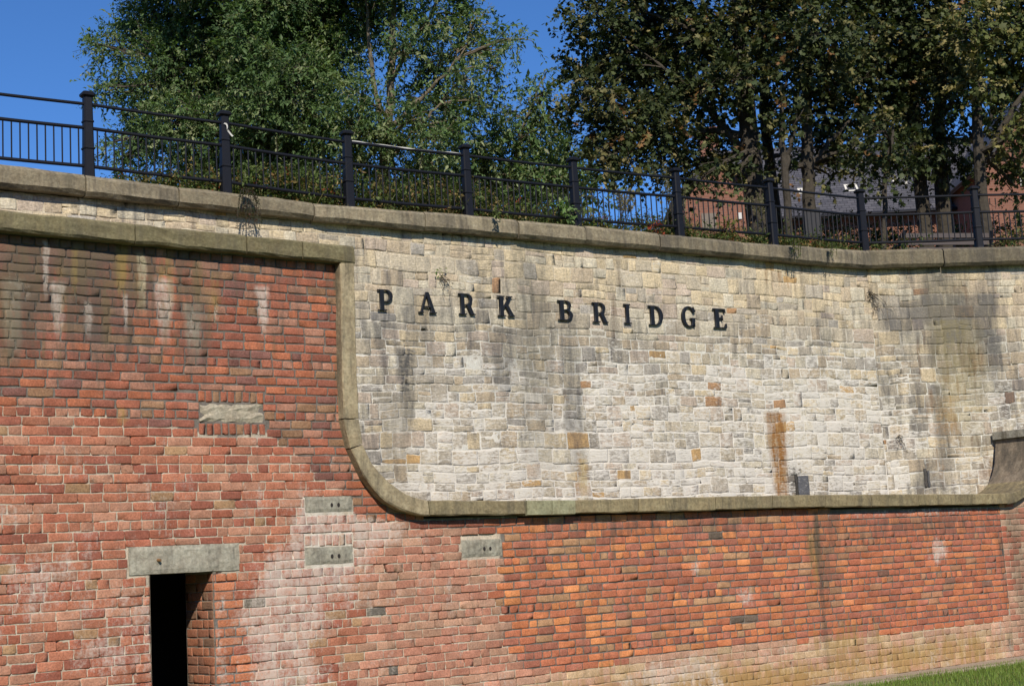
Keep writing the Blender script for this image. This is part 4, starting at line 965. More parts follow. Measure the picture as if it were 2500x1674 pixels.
def on_roof(x, y):
    v = ray(x, y); P0 = np.array([0, YH-.35, zE-.25]); t_ = ((P0-EYE)@nr)/(v@nr); return EYE+v*t_
eu = np.array([1.0, 0, 0]); ev = np.array([0, 3.85, 3.55]); ev /= np.linalg.norm(ev)
for (x, y, w, h_) in ((2196, 446, .50, .46), (2078, 462, .46, .50), (1955, 470, .2, .4)):
    c_ = on_roof(x, y)
    M = lambda V, c_=c_: c_+V[:, :1]*eu+V[:, 1:2]*ev+V[:, 2:3]*nr
    b = Buf()
    for lo, hi in (((-w/2, -h_/2, -.02), (w/2, -h_/2+.07, .07)), ((-w/2, h_/2-.07, -.02), (w/2, h_/2, .07)), ((-w/2, -h_/2+.071, -.02), (-w/2+.07, h_/2-.071, .065)), ((w/2-.07, -h_/2+.071, -.02), (w/2, h_/2-.071, .065))): b.box(lo, hi, M)
    sk = b.build('skylight', M_FRAME, roof); b = Buf(); b.box((-w/2+.06, -h_/2+.06, -.01), (w/2-.06, h_/2-.06, .03), M); b.build('pane', M_GLASS, sk)
# left gable
def gable(x0, x1, ye, apx, apy, Yf, name, depth=6.0, bargew=.22):
    Pl = at(x0, ye, Yf); Pr = at(x1, ye, Yf); Pa = at(apx, apy, Yf); zb = zG-0.5
    ze = (Pl[2]+Pr[2])/2; xa = (Pl[0]+Pr[0])/2; za = Pa[2]
    b = Buf(); pr = [(Pl[0], zb), (Pr[0], zb), (Pr[0], ze), (xa, za), (Pl[0], ze)]
    b.prism(pr, lambda V: np.column_stack([V[:, 0], V[:, 2], V[:, 1]]), Yf, Yf+depth); w_ = b.build('wall', M_FARBRICK, house)
    hw = (Pr[0]-Pl[0])/2; k_ = (za-ze)/hw
    for sgn in (-1, 1):
        n_ = np.array([sgn*k_, 0, 1.0]); n_ /= np.linalg.norm(n_); e_ = 0.35
        b = Buf(); quadprism(b, [(xa, Yf-.3, za+.16), (xa, Yf+depth, za+.16), (xa+sgn*(hw+e_), Yf+depth, ze+.16-e_*k_), (xa+sgn*(hw+e_), Yf-.3, ze+.16-e_*k_)], n_, .12); b.build('roof', M_SLATE, house)
        b = Buf(); quadprism(b, [(xa, Yf-.33, za+.06), (xa+sgn*(hw+e_), Yf-.33, ze+.06-e_*k_), (xa+sgn*(hw+e_), Yf-.33, ze+.06-bargew-e_*k_), (xa, Yf-.33, za+.06-bargew)], (0, 1, 0), -.05); b.build('bargeboard', M_BOARD, house)
    return w_, (Pl, Pr, ze, xa, za)
g1, _ = gable(1662, 1846, 470, 1752, 372, YH-3.0, 'left')
g2, (Pl2, Pr2, ze2, xa2, za2) = gable(2395, 2700, 392, 2548, 210, YH-3.5, 'right')
# notice, slots and windows
def onY(x0, y0, x1, y1, Yf, mat, name, parent, t=.05):
    A_ = at(x0, y0, Yf); B_ = at(x1, y1, Yf); b = Buf(); b.box((A_[0], Yf-t, B_[2]), (B_[0], Yf+.03, A_[2])); return b.build(name, mat, parent)
onY(1801, 520, 1811, 535, YH-3.0, M_WHITE, 'notice', g1)
for x in (2414, 2428, 2443): onY(x, 484, x+4, 499, YH-3.5, M_HOLE_SHADE, 'vent_slot', g2, .012)  # shade inside the slots painted as dark raised strips
wf = onY(2487, 418, 2530, 452, YH-3.5, M_FRAME, 'window', g2, .06); onY(2490, 421, 2527, 449, YH-3.5, M_GLASS, 'pane', wf, .08)
onY(1712, 522, 1750, 560, YH-3.0, M_CORE, 'blocked_window', g1, .03)
ch0 = at(1728, 345, YH+3); b = Buf(); b.box((ch0[0]-.35, YH+2.6, zE), (ch0[0]+.35, YH+3.4, ch0[2]+.3)); b.box((ch0[0]-.42, YH+2.53, ch0[2]+.3), (ch0[0]+.42, YH+3.47, ch0[2]+.42)); b.build('chimney', M_FARBRICK, house)

# ------------------------------------------------------------------ bench and notice board
YB = 26.2
PbL, PbR = at(2203, 605, YB), at(2426, 603, YB+.45)
bv = PbR-PbL; bv[2] = 0; BL = np.linalg.norm(bv); bv /= BL; bn = np.array([-bv[1], bv[0], 0])
zg = HT-.05
bench = thing('park_bench', (PbL+PbR)/2*np.array([1, 1, 0])+np.array([0, 0, zg]), 'grey slatted park bench seen from behind, beyond the railing', 'bench')
Mb = lambda V: PbL*np.array([1, 1, 0])+V[:, :1]*bv+V[:, 1:2]*bn+np.column_stack([V[:, 2]*0, V[:, 2]*0, V[:, 2]+zg])
zt0 = at(2300, 569, YB+.2)[2]-zg
print('bench top', zt0, BL)
for k in range(4):
    z1 = zt0-k*.125; b = Buf(); b.box((0.0, .0+.018*k, z1-.082), (BL, .035+.018*k, z1), Mb); b.build('back_slat', M_WOOD, bench)
for k in range(4):
    b = Buf(); b.box((0, .14+.1*k, zt0-.46), (BL, .22+.1*k, zt0-.43), Mb); b.build('seat_slat', M_WOOD, bench)
for x in (.04, BL-.04):
    b = Buf()
    pts = lambda L: np.array(Mb(np.array([[x, p[0], p[1]] for p in L], float)))
    b.tube(pts([(-.05, zt0+.03), (-.01, zt0-.1), (.06, zt0-.44), (-.04, -.02)]), .03, 8); b.tube(pts([(.06, zt0-.46), (.5, zt0-.45), (.53, -.02)]), .03, 8); b.tube(pts([(.0, zt0-.2), (.25, zt0-.18), (.52, zt0-.2), (.5, zt0-.44)]), .024, 8)
    b.build('end_frame', M_IRON, bench)
YN = 27.0
A_ = at(1963, 512, YN); B_ = at(2008, 576, YN)
nbd = thing('notice_board', (A_[0], YN, HT), 'dark grey panel notice board seen from behind on two posts', 'sign')
b = Buf(); b.box((A_[0], YN, B_[2]), (B_[0], YN+.05, A_[2])); b.build('panel', M_BOARD, nbd)
for x in (A_[0]+.03, B_[0]-.03): b = Buf(); b.box((x-.03, YN+.051, HT-.1), (x+.03, YN+.1, A_[2]+.04)); b.build('leg', M_BOARD, nbd)

# ------------------------------------------------------------------ foliage
def rot_basis(nrm, spin):
    ref = np.where(np.abs(nrm[:, 2:3]) < .9, np.array([[0, 0, 1.0]]), np.array([[1.0, 0, 0]]))
    e1 = np.cross(nrm, ref); e1 /= np.linalg.norm(e1, axis=1)[:, None]; e2 = np.cross(nrm, e1)
    c_, s_ = np.cos(spin)[:, None], np.sin(spin)[:, None]; return e1*c_+e2*s_, -e1*s_+e2*c_
# leaf outlines (u along the leaf 0..1, v across, w fold) and their triangles
LEAF_OVAL = (np.array([(0, 0, 0), (.45, .20, .06), (1, 0, -.05), (.45, -.20, .06)]), np.array([(0, 1, 2), (0, 2, 3)]))
def syc():
    o = [(0, 0)]
    for a, r in ((-100, .38), (-72, .30), (-52, .62), (-30, .40), (0, .70), (30, .40), (52, .62), (72, .30), (100, .38)):
        a = math.radians(a); o.append((.32+r*math.cos(a), r*math.sin(a)))
    V = np.array([(.30, 0, .04)]+[(p[0], p[1], -.05*abs(p[1])*2) for p in o]); n_ = len(o)
    return V, np.array([(0, 1+i, 1+(i+1) % n_) for i in range(n_)])
LEAF_SYC = syc()
def leaves_mesh(P, D, size, shape, cols, flat=0.55, nb=None):
    """P base points, D direction of each leaf, size lengths"""
    n_ = len(P); V0, T0 = shape
    D = D/np.linalg.norm(D, axis=1)[:, None]
    nr_ = rng.normal(0, 1, (n_, 3))*flat+(np.array([0, -0.15, 1.0]) if nb is None else nb); nr_ -= (nr_*D).sum(1)[:, None]*D; nr_ /= np.linalg.norm(nr_, axis=1)[:, None]+1e-9
    sd = np.cross(D, nr_)
    V = P[:, None]+size[:, None, None]*(V0[None, :, 0:1]*D[:, None]+V0[None, :, 1:2]*sd[:, None]+V0[None, :, 2:3]*nr_[:, None])
    k = len(V0); Fc = (T0[None]+(np.arange(n_)*k)[:, None, None]).reshape(-1, 3)
    return V.reshape(-1, 3), Fc, np.repeat(cols, k, 0)
def sprays(C, rad, nspr, nleaf, slen, lsize, shape, pal, wts, flat=.55, squash=.8, down=.25, shell=.55):
    """leafy twigs spread through a ball"""
    u = rng.normal(0, 1, (nspr, 3)); u /= np.linalg.norm(u, axis=1)[:, None]
    rr = rad*(rng.random(nspr)**shell)[:, None]; B0 = C+u*rr*np.array([1, 1, squash])
    dirn = u*0.8+rng.normal(0, .55, (nspr, 3))+np.array([0, -.1, -down+.15]); dirn /= np.linalg.norm(dirn, axis=1)[:, None]
    L = slen*rng.uniform(.6, 1.3, nspr)
    t = (np.arange(nleaf)+.5)/nleaf
    P = B0[:, None]+dirn[:, None]*(L[:, None]*t[None])[..., None]; P[..., 2] -= (L[:, None]*t[None]**2)*down*.5
    P = P.reshape(-1, 3)+rng.normal(0, .02, (nspr*nleaf, 3)); n_ = len(P)
    D = np.repeat(dirn, nleaf, 0)*.6+rng.normal(0, .7, (n_, 3))+np.array([0, -.1, -.30])
    pal = np.array(pal); kc = rng.choice(len(pal), nspr, p=np.array(wts)/sum(wts)); c_ = np.repeat(pal[kc], nleaf, 0)*rng.uniform(.7, 1.3, (n_, 1))
    tip = B0+dirn*L[:, None]
    nbs = np.repeat(np.array([0, -.25, .9])+rng.normal(0, .5, (nspr, 3))+u*.5, nleaf, 0)
    V, Fc, cc_ = leaves_mesh(P, D, lsize*np.clip(np.exp(rng.normal(0, .38, n_)), .35, 1.9)*np.repeat(rng.uniform(.75, 1.2, nspr), nleaf), shape, c_, flat*.75, nbs)
    return V, Fc, cc_, B0, tip
class Leafbuf:
    def __init__(s): s.V = []; s.F = []; s.C = []; s.n = 0
    def add(s, V, Fc, C): s.V.append(V); s.F.append(Fc+s.n); s.C.append(C); s.n += len(V)
    def build(s, name, mat, parent): return link(name, make_mesh(name, np.vstack(s.V), np.vstack(s.F), mat, col=np.vstack(s.C)), parent)
def limb(b, A_, B_, r0, r1, bend=.15, n_=6, sides=6):
    A_ = np.asarray(A_, float); B_ = np.asarray(B_, float); L = np.linalg.norm(B_-A_); t = np.linspace(0, 1, n_)[:, None]
    off = rng.normal(0, bend*L*.35, 3); off[2] = abs(off[2])*.5
    pts = A_*(1-t)+B_*t+off*np.sin(np.pi*t)+rng.normal(0, .012*L, (n_, 3))*np.sin(np.pi*t); b.tube(pts, r0+(r1-r0)*t[:, 0], sides, False); return pts
def tree(name, label, cat, base, trunks, lobes, Y, dY, shape, lsize, pal, wts, dens, mat, bark, group=None, nleaf=12, slen=.5, twigs=True, flat=.55, shell=.55, down=.25):
    """lobes (x,y,r) in survey pixels at depth Y; trunks: lists of (x,y,radius) in the same survey"""
    t_ = thing(name, base, label, cat, group)
    tb = Buf(); lb = Leafbuf(); nodes = []
    for tr in trunks:
        q = np.array([at(x, y, Y+(0 if len(r) < 2 else r[1])) for x, y, *r in tr]); rad = [r[0] for _, _, *r in tr]
        if tr[0][1] > 560: q[0][2] = min(q[0][2], terr(q[0])-.05)
        tt = np.linspace(0, len(q)-1, 14); pts = np.stack([np.interp(tt, np.arange(len(q)), q[:, i]) for i in range(3)], 1)
        pts[1:-1] += rng.normal(0, .018, (12, 3)); tb.tube(pts, np.interp(tt, np.arange(len(q)), rad), 9, False); nodes += [(p, r_) for p, r_ in zip(pts[5:], np.interp(tt, np.arange(len(q)), rad)[5:])]
    NP = np.array([p for p, _ in nodes])
    for lobe in lobes:
        x, y, r = lobe[:3]; dd = rng.uniform(-dY, dY) if len(lobe) < 4 else lobe[3]
        C = at(x, y, Y+dd); rad = r*(Y+dd)/F_PX*(0.93 if shape is LEAF_SYC else 0.95)
        # parent limb from a lower trunk point
        cost = np.linalg.norm(NP-C, axis=1)+np.maximum(0, NP[:, 2]-C[2]+.2)*2; i = int(np.argmin(cost))
        pts = limb(tb, NP[i], C, min(nodes[i][1]*.6, .09), .018, .25)
        ns = max(6, int(dens*(rad/1.0)**2.3))
        V, Fc, cc_, B0, tip = sprays(C, rad, ns, nleaf, slen, lsize, shape, pal, wts, flat, .85, down, shell)
        lb.add(V, Fc, cc_)
        if twigs:
            for k in range(0, ns, 5):
                src = pts[rng.integers(2, len(pts))]; limb(tb, src, B0[k], .014, .007, .2, 4, 4); tb.tube(np.array([B0[k], tip[k]]), [.006, .003], 3, False)
    tb.build('trunk', bark, t_); lb.build('crown', mat, t_); return t_
G_OAK = [(q[0]*1.8, q[1]*1.95, q[2]*2.0) for q in [(.055, .085, .030), (.075, .110, .040), (.040, .066, .026), (.115, .135, .060), (.16, .165, .085)]]; W_OAK = [4, 4, 3, 2, 1]
G_PALE = [(.10, .155, .045), (.08, .13, .04), (.13, .18, .06)]; W_PALE = [3, 2, 2]
G_SYC = [tuple(v*1.35 for v in q) for q in [(.038, .052, .020), (.055, .068, .026), (.030, .044, .018), (.115, .110, .045), (.17, .145, .065), (.14, .075, .03)]]; W_SYC = [4, 4, 3, 1.8, .7, .2]
tree('oak_tree', 'dense dark green broad tree behind the railing posts, its low boughs reaching into open sky', 'tree', at(640, 430, 27.5)*np.array([1, 1, 0])+np.array([0, 0, HT]),
     [[(690, 520, .20), (700, 380, .17), (680, 200, .13), (650, 0, .10), (640, -250, .06)], [(700, 400, .1), (780, 200, .08), (820, -50, .05)], [(690, 430, .09), (560, 300, .07), (430, 200, .04)]],
     [(650, 20, 80, -1.2), (600, 100, 80, -1.2), (720, -40, 90, -1.2), (330, 60, 60), (262, 112, 48), (238, 108, 26), (255, 212, 32), (400, 40, 90), (420, 150, 110), (290, 210, 45), (360, 250, 70), (545, 60, 140), (530, 200, 140), (430, 300, 95), (370, 350, 50), (330, 340, 50), (300, 390, 40), (690, 80, 150), (690, 230, 150), (560, 340, 120), (690, 370, 110), (800, 150, 110), (820, 30, 110), (470, 410, 70), (610, 430, 70), (810, 330, 90), (770, 440, 60), (500, -120, 160), (680, -150, 180), (840, -140, 150), (380, -90, 110), (760, -320, 180), (580, -300, 170), (255, 355, 22)],
     27.5, 1.3, LEAF_OVAL, .072, G_OAK, W_OAK, 780, M_LEAF, M_BARK, nleaf=18, slen=.42)
tree('oak_tree', 'airy green tree with a pale forked trunk seen through its open branches', 'tree', at(950, 480, 26.5)*np.array([1, 1, 0])+np.array([0, 0, HT]),
     [[(945, 560, .13), (935, 420, .10), (948, 330, .085), (955, 200, .07), (958, 60, .055), (960, -150, .04)], [(938, 360, .065), (922, 250, .05), (905, 120, .035), (890, -60, .02)], [(950, 310, .05), (1030, 235, .035), (1110, 150, .02)], [(952, 200, .045), (1040, 60, .03), (1090, -40, .02)], [(940, 400, .05), (1030, 300, .03), (1080, 250, .02)]],
     [(900, 60, 70), (985, 120, 55), (1040, 60, 60), (1110, 40, 45), (1130, 105, 60), (1200, 120, 45), (1240, 95, 35), (1280, 95, 22), (1060, 170, 60), (1140, 190, 50), (1210, 170, 32), (1000, 240, 50), (1080, 260, 65), (1130, 240, 40), (880, 240, 60), (880, 340, 60), (990, 340, 55), (1060, 350, 65), (1120, 330, 45), (960, 420, 60), (880, 420, 55), (1060, 420, 60), (930, 330, 50), (1020, 290, 45), (1110, 300, 50), (1180, 250, 40), (850, 300, 60), (1040, 130, 50), (960, 30, 60), (1150, 60, 40), (1000, -80, 110), (1090, -60, 80), (900, -130, 110), (1000, -230, 120), (1130, 0, 40)],
     26.5, .9, LEAF_OVAL, .075, G_OAK, [3, 4, 2, 3, 1], 640, M_LEAF, M_BARK2, nleaf=17, slen=.42)
tree('young_tree', 'small pale leaved tree in the gap between the broad trees', 'tree', at(1260, 440, 28)*np.array([1, 1, 0])+np.array([0, 0, HT]),
     [[(1230, 580, .06), (1240, 440, .05), (1270, 330, .035), (1320, 200, .012)]],
     [(1330, 185, 20), (1325, 225, 36), (1290, 240, 30), (1260, 270, 45), (1330, 290, 45), (1270, 330, 55), (1200, 320, 50), (1170, 380, 65), (1240, 400, 65), (1310, 360, 55), (1130, 420, 60), (1060, 440, 60), (1200, 450, 60), (1290, 440, 60), (1000, 450, 55), (1340, 420, 50), (1380, 460, 45), (1260, 500, 50), (1120, 490, 50)],
     28, .6, LEAF_OVAL, .085, G_OAK, [3, 4, 1, 3, 1], 620, M_LEAF, M_BARK2, nleaf=13, slen=.4)
for k, (lbl, lob, Yd, px) in enumerate([('distant light green feathery tree rising above the railing beside the dark sycamore', [(1385, 345, 45), (1350, 390, 50), (1410, 400, 45), (1310, 420, 50), (1380, 440, 55), (1440, 430, 40), (1480, 440, 35), (1290, 460, 50), (1350, 480, 60), (1430, 480, 50)], 44, 1380),
                                 ('distant low light green tree half hidden behind the railing', [(1200, 430, 40), (1180, 470, 50), (1240, 470, 45), (1120, 480, 50), (1060, 470, 45)], 46, 1180)]):
    tree('distant_tree', lbl, 'tree', at(px, 520, Yd)*np.array([1, 1, 0])+np.array([0, 0, HT+3]), [[(px, 640, .12), (px+4, 520, .09), (px, 400, .05)]], lob, Yd, 1.0, LEAF_OVAL, .17, G_PALE, W_PALE, 110, M_LEAF, M_BARK, nleaf=14, slen=.6)
YS = 28.5
def syc_tree(label, base_px, trunks, lobes, Y, dens=470, pal=G_SYC, w=W_SYC, name='sycamore_tree'):
    return tree(name, label, 'tree', at(base_px, 560, Y)*np.array([1, 1, 0])+np.array([0, 0, HT]), trunks, lobes, Y, 1.1, LEAF_SYC, .078, pal, w, dens, M_LEAF_D, M_BARK, 'sycamores on the terrace', nleaf=13, slen=.5, flat=.6, shell=.5)
syc_tree('large sycamore with the thickest trunk, its dense crown edge against open sky', 1840,
    [[(1862, 640, .27), (1850, 500, .23), (1830, 360, .19), (1820, 200, .16), (1800, 0, .12), (1790, -200, .08)], [(1835, 400, .10), (1760, 300, .08), (1690, 220, .05), (1600, 150, .03)], [(1828, 330, .09), (1740, 320, .06), (1640, 330, .04)], [(1815, 180, .08), (1700, 80, .05), (1560, 20, .03)]],
    [(1450, 40, 75), (1500, 130, 90), (1430, 170, 55), (1450, 230, 75), (1440, 310, 50), (1500, 330, 80), (1470, 390, 45), (1540, 400, 60), (1600, 60, 110), (1590, 190, 110), (1610, 300, 90), (1620, 390, 40), (1720, 90, 110), (1710, 220, 90), (1830, 60, 110), (1800, 190, 70), (1690, 350, 55), (1760, 400, 45), (1680, 410, 40), (1730, 330, 40), (1800, 420, 36), (1660, 430, 34), (1720, 425, 36), (1835, 395, 40), (1520, -90, 120), (1660, -130, 140), (1810, -130, 150), (1740, -320, 170), (1400, 100, 30), (1395, 265, 26)], YS)
syc_tree('sycamore with a dark upright trunk just beside the thickest one', 1885, [[(1905, 640, .13), (1890, 480, .115), (1868, 300, .10), (1860, 120, .07), (1880, -80, .05)]],
    [(1860, 150, 80), (1900, 40, 90), (1900, 250, 60), (1860, 330, 40), (1930, 380, 35), (1900, -100, 120)], YS+1.6, 330)
syc_tree('slim sycamore with a pale thin trunk in front of the slate roof', 1915, [[(1935, 640, .085), (1925, 520, .075), (1915, 400, .065), (1905, 280, .045), (1925, 160, .012)], [(1917, 420, .045), (1935, 330, .04), (1950, 230, .008)]],
    [(1930, 120, 60), (1960, 200, 55), (1890, 270, 35), (1950, 290, 40)], YS-1.2, 330)
syc_tree('sycamore with a straight trunk beside the notice board', 1975, [[(1985, 640, .14), (1975, 500, .125), (1968, 400, .12), (1965, 250, .10), (1990, 80, .07), (2000, -120, .05)], [(1970, 420, .05), (2030, 340, .04), (2090, 280, .02)]],
    [(2000, 90, 110), (2040, 200, 90), (1980, 270, 55), (2070, 300, 65), (2010, 350, 50), (2075, 370, 36), (2020, 425, 30), (2100, 420, 28), (1905, 430, 24), (2060, -60, 120), (1960, -90, 110)], YS-.4)
syc_tree('sapling sycamore with a stem as thin as a pole behind the bench', 2160, [[(2155, 640, .055), (2158, 520, .05), (2168, 400, .04), (2180, 300, .025)]],
    [(2160, 320, 60), (2130, 390, 50), (2190, 390, 40), (2170, 440, 26)], YS-.8, 330)
syc_tree('sycamore with twin dark trunks behind the bench', 2260, [[(2262, 640, .15), (2250, 480, .14), (2235, 340, .12), (2225, 180, .10), (2220, 0, .07), (2215, -160, .05)], [(2312, 640, .17), (2300, 480, .155), (2292, 340, .14), (2300, 180, .11), (2310, 0, .08), (2320, -150, .05)]],
    [(2130, 90, 110), (2150, 210, 90), (2230, 60, 110), (2240, 190, 90), (2200, 290, 70), (2310, 110, 100), (2330, 230, 60), (2260, 320, 50), (2200, 370, 50), (2270, 400, 45), (2180, -90, 130), (2300, -100, 140), (2340, 400, 45), (2330, 340, 45)], YS+.6)
syc_tree('sycamore with a trunk in front of the pale brick gable, its leaves lit olive', 2385, [[(2412, 640, .12), (2402, 500, .115), (2390, 360, .105), (2380, 220, .09), (2385, 60, .06), (2390, -120, .04)], [(2395, 400, .07), (2440, 320, .06), (2500, 230, .05), (2560, 120, .03)]],
    [(2380, 70, 90), (2440, 130, 90), (2400, 200, 55), (2470, 40, 100), (2480, 220, 70), (2470, 330, 50), (2490, 390, 45), (2445, 345, 36), (2440, 420, 36), (2485, 460, 36), (2430, 300, 40), (2540, 120, 120), (2560, 300, 80), (2420, -100, 120), (2540, -80, 130)], YS-.6, 360, [(.11, .13, .04), (.08, .10, .036), (.22, .20, .08), (.28, .24, .10)], [3, 3, 2, 1])
tree('background_tree', 'bright mid green tree glimpsed behind the house roof', 'tree', at(2400, 500, 62)*np.array([1, 1, 0])+np.array([0, 0, HT+4]), [[(2420, 560, .2), (2420, 300, .12), (2420, 150, .08)]],
     [(2400, 240, 55), (2450, 230, 60), (2420, 170, 70), (2500, 200, 80), (1880, 345, 30), (2340, 220, 60), (2560, 260, 80)], 62, 1.5, LEAF_OVAL, .30, G_PALE, W_PALE, 16, M_LEAF, M_BARK, nleaf=14, slen=.9)

# ------------------------------------------------------------------ undergrowth along the railing
ub = Leafbuf()
def tuft(P, n_, hgt, cols, wid=.006, spread=.5):
    az = rng.uniform(0, 6.28, n_); h_ = hgt*rng.uniform(.5, 1.1, n_); l_ = h_*rng.uniform(0, spread, n_)
    dx = np.column_stack([np.cos(az), np.sin(az), 0*az]); d2 = np.column_stack([np.cos(az*1.7), np.sin(az*1.7), 0*az])
    B = P+rng.normal(0, .05, (n_, 3))*np.array([1, 1, 0]); w_ = wid*rng.uniform(.6, 1.3, n_)[:, None]
    M_ = B+d2*(l_*.4)[:, None]+np.array([0, 0, 1])*(h_*.6)[:, None]; T_ = B+d2*l_[:, None]+np.array([0, 0, 1])*h_[:, None]
    V = np.stack([B-dx*w_, B+dx*w_, M_+dx*w_*.8, M_-dx*w_*.8, T_], 1).reshape(-1, 3); k = np.arange(n_)[:, None]*5
    Fc = np.vstack([np.hstack([k, k+1, k+2]), np.hstack([k, k+2, k+3]), np.hstack([k+3, k+2, k+4])])
    c_ = np.array(cols)[rng.integers(0, len(cols), n_)]*rng.uniform(.8, 1.2, (n_, 1)); return V, Fc, np.repeat(c_, 5, 0)
def bush(buf, C, r, ns, pal, wts, ls=.05, sl=.25, nl=14):
    V, Fc, c_, _, _ = sprays(C, r, ns, nl, sl, ls, LEAF_OVAL, pal, wts, .7, .8, .2, .5); buf.add(V, Fc, c_)
PAL_U = [(.08, .12, .035), (.11, .15, .045), (.20, .13, .05), (.28, .22, .09), (.36, .065, .035)]; W_U = [4, 5, 1.2, 1.8, .16]
def up(x, d, h): # point behind the coping above pixel column x
    s = FA.hit(x, 459+.0916*x, d)[0]; P = FA.pt(s, float(HTf(s))-.05+h, d); return P
for x in np.arange(285, 2080, 16):
    # profile of the weeds behind the railing (metres above the coping)
    hp = (1.35 if 500 < x < 1480 else 1.1)*float(np.interp(x, [285, 400, 520, 600, 860, 1000, 1140, 1250, 1400, 1480, 1540, 1600, 1700, 1760, 1900, 2080], [.10, .25, .42, .5, .55, .5, .5, .38, .3, .3, .28, .5, .3, .32, .34, .35]))
    for k in range(11):
        h_ = hp*rng.uniform(.1, 1.0); bush(ub, up(x+rng.uniform(-10, 10), rng.uniform(.25, 1.2), h_*.75), .15, 8, PAL_U, W_U, .045, .22, 12)
    if rng.random() < .35:
        V, Fc, c_ = tuft(up(x, rng.uniform(.25, .8), 0), 14, hp*.8+.1, [(.30, .26, .12), (.24, .20, .10), (.13, .16, .05), (.38, .32, .18)], .004, 1.3); ub.add(V, Fc, c_)
    if rng.random() < .75:
        V, Fc, c_ = tuft(up(x, rng.uniform(-.02, .12), 0), 10, .10, [(.12, .16, .04), (.20, .18, .07), (.08, .12, .03)], .006, .9); ub.add(V, Fc, c_)
for x in np.arange(2120, 2500, 22):
    s = FB.hit(x, 600, 1.0)[0]
    if not 2190 < x < 2450:
        for k in range(2): bush(ub, FB.pt(s, HT+rng.uniform(0, .35), rng.uniform(.4, 1.6)), .18, 8, PAL_U, W_U, .05, .25, 12)
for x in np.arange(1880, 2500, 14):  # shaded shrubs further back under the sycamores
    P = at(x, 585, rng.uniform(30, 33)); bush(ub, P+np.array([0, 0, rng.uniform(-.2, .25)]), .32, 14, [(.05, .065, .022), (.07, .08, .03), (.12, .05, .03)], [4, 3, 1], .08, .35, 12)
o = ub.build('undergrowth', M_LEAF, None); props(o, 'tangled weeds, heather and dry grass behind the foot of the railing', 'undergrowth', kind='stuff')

# single plants
def plant(name, loc, label, group=None): return thing(name, loc, label, 'plant', group)
def hanging(label, P, stems, L, pal, ls, nl=26, name='hanging_plant', group=None):
    t_ = plant(name, P, label, group); tb = Buf(); lb = Leafbuf()
    for k in range(stems):
        an = rng.uniform(-1, 1); l_ = L*rng.uniform(.6, 1.05); q = np.linspace(0, 1, 10)
        pts = P+np.outer(np.sin(q*1.6)*l_*.42*an, FA.a)+np.outer(-.05-.09*np.sin(q*2.4), FA.n)+np.outer(.06*np.sin(q*3.1)-q**1.6*l_, [0, 0, 1.0]); tb.tube(pts, np.linspace(.005, .002, 10), 4, False)
        tt = rng.uniform(.05, 1, nl); PP = np.stack([np.interp(tt, q, pts[:, i]) for i in range(3)], 1); D = rng.normal(0, 1, (nl, 3))+np.array([0, 0, -.3])
        V, Fc, c_ = leaves_mesh(PP, D, ls*rng.uniform(.6, 1.3, nl), LEAF_OVAL, np.array(pal)[rng.integers(0, len(pal), nl)], .9); lb.add(V, Fc, c_)
    tb.build('stem', M_BARK, t_); lb.build('foliage', M_LEAF, t_); return t_
DKG = [(.035, .05, .022), (.05, .065, .026), (.10, .05, .03)]
hanging('dark cotoneaster trailing over the coping below the taped post', FA.pt(FA.hit(592, 478, PC)[0], float(HTf(FA.hit(592, 478, PC)[0]))+.02, PC-.02), 13, .46, DKG, .030, 50)
hanging('small green weed trailing over the coping where the railing bends', FA.pt(FA.hit(1925, 600, PC)[0], float(HTf(FA.hit(1925, 600, PC)[0]))+.02, PC-.02), 9, .26, [(.10, .15, .04), (.08, .12, .03), (.16, .15, .06)], .035, 30)
hanging('thin green weed trailing down a coping joint near the bend', FA.pt(FA.hit(2018, 610, PC)[0], float(HTf(FA.hit(2018, 610, PC)[0]))+.01, PC-.02), 5, .22, [(.10, .15, .04), (.08, .12, .03)], .03, 24)
hanging('leafy sprig drooping onto the coping top between two railing posts', FA.pt(FA.hit(1200, 505, PC)[0], float(HTf(FA.hit(1200, 505, PC)[0]))+.03, PC-.01), 5, .13, [(.16, .22, .06), (.12, .17, .05)], .06, 9)
def wallplant(label, fr, x, y, L, wdt, pal, ls, stems, nl, greenx=None):
    s, h = fr.hit(x, y, -.03); P = fr.pt(s, h, -.01); t_ = plant('wall_plant', P, label); tb = Buf(); lb = Leafbuf()
    for k in range(stems):
        an = rng.uniform(-.15, 1.0); l_ = L*rng.uniform(.3, 1.05); q = np.linspace(0, 1, 9)
        wob = np.cumsum(rng.normal(0, .022, 9)); wob2 = np.cumsum(rng.normal(0, .016, 9)); wob[0] = wob2[0] = 0
        pts = P+np.outer(q*an*wdt*rng.uniform(.5, 1)+wob, fr.a)+np.outer(-.02-.03*q, fr.n)+np.outer(wob2-q*l_, [0, 0, 1.0]); tb.tube(pts, np.linspace(.004, .0018, 9), 4, False)
        tt = rng.uniform(.1, 1, nl); PP = np.stack([np.interp(tt, q, pts[:, i]) for i in range(3)], 1)
        V, Fc, c_ = leaves_mesh(PP, rng.normal(0, 1, (nl, 3)), ls*rng.uniform(.5, 1.3, nl), LEAF_OVAL, np.array(pal)[rng.integers(0, len(pal), nl)], .9); lb.add(V, Fc, c_)
    if greenx:
        V, Fc, c_, _, _ = sprays(P+np.array([0, 0, .04])-fr.n*.04, .035, 6, 5, .05, .035, LEAF_OVAL, [(.16, .26, .05), (.12, .20, .04)], [1, 1], .8); lb.add(V, Fc, c_)
    tb.build('stem', M_BARK, t_); lb.build('foliage', M_LEAF, t_)
BRN = [(.10, .06, .045), (.07, .05, .04), (.14, .10, .06)]
wallplant('small weed with green top and withered stems growing above the letters', FA, 1078, 672, .24, .13, BRN, .022, 6, 12, True)
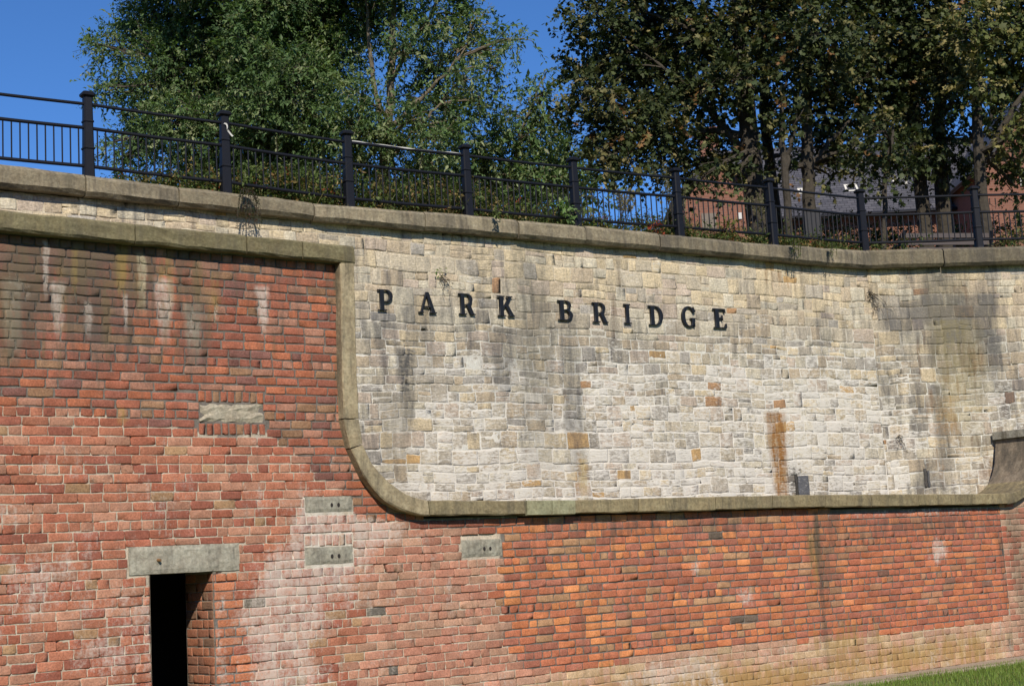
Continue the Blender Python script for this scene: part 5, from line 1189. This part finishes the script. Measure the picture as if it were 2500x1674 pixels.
wallplant('withered trailing plant rooted at the bend of the stone wall', FB, 2122, 712, .42, .42, BRN, .026, 9, 16)
wallplant('bare dry stems hanging on the stone wall above the string course', FB, 2195, 1062, .42, .22, BRN, .012, 6, 5)
def plume(label, x, Yd, top, bot, n_, col):
    B_ = at(x, bot, Yd); T_ = at(x, top, Yd); L = T_[2]-B_[2]; t_ = plant('tall_weed', B_, label); tb = Buf(); lb = Leafbuf()
    for k in range(n_):
        l_ = L*rng.uniform(.6, 1.0); e = B_+np.array([rng.normal(0, .22*L), rng.normal(0, .15), l_]); pts = limb(tb, B_+rng.normal(0, .05, 3)*np.array([1, 1, 0]), e, .006, .002, .1, 6, 4)
        m_ = 60; tt = rng.uniform(.45, 1, m_)*5; PP = np.stack([np.interp(tt, np.arange(6), pts[:, i]) for i in range(3)], 1)
        V, Fc, c_ = leaves_mesh(PP, rng.normal(0, 1, (m_, 3))+np.array([0, 0, .6]), .05*rng.uniform(.5, 1.2, m_), LEAF_OVAL, np.array(col)[rng.integers(0, len(col), m_)], .9); lb.add(V, Fc, c_)
    tb.build('stem', M_BARK, t_); lb.build('foliage', M_LEAF, t_)
SEED = [(.20, .19, .10), (.16, .16, .08), (.24, .22, .13)]
plume('tall seeding weed clump standing before the sycamore edge above the railing', 1650, 22.2, 395, 560, 12, SEED)
plume('dry seeding weed leaning on a railing post near the thick trunk', 1868, 23.2, 470, 570, 8, SEED)
plume('pale dry weed stalks in the gap of sky below the dark sycamore', 1520, 21.6, 455, 545, 10, [(.30, .26, .14), (.22, .2, .1)])
def rosette(label, x, y, d, cols, r, n_, ls):
    s, h = FA.hit(x, y, d); P = FA.pt(s, h, d); t_ = plant('leafy_weed', P, label); lb = Leafbuf()
    V, Fc, c_, B0, tip = sprays(P, r, n_, 8, .12, ls, LEAF_OVAL, cols, [1]*len(cols), .8); lb.add(V, Fc, c_); lb.build('foliage', M_LEAF, t_)
    tb = Buf(); [tb.tube(np.array([P-np.array([0, 0, .08]), q]), [.006, .003], 4, False) for q in B0[:6]]; tb.build('stem', M_BARK, t_)
rosette('broad leaved pale green weed at the foot of a railing post', 1392, 512, .02, [(.17, .26, .10), (.13, .22, .07)], .08, 12, .08)
rosette('red leaved weed spilling onto the coping by a railing post', 1600, 556, -.03, [(.34, .06, .03), (.25, .08, .04), (.10, .12, .04)], .07, 11, .05)
rosette('yellow green bush with red tips hugging the bottom rail', 1775, 555, .03, [(.16, .18, .04), (.12, .14, .035), (.26, .07, .03)], .12, 22, .045)
print('tris', sum(len(o.data.loop_triangles) if False else sum(len(p.vertices)-2 for p in o.data.polygons) for o in bpy.data.objects if o.type == 'MESH'))
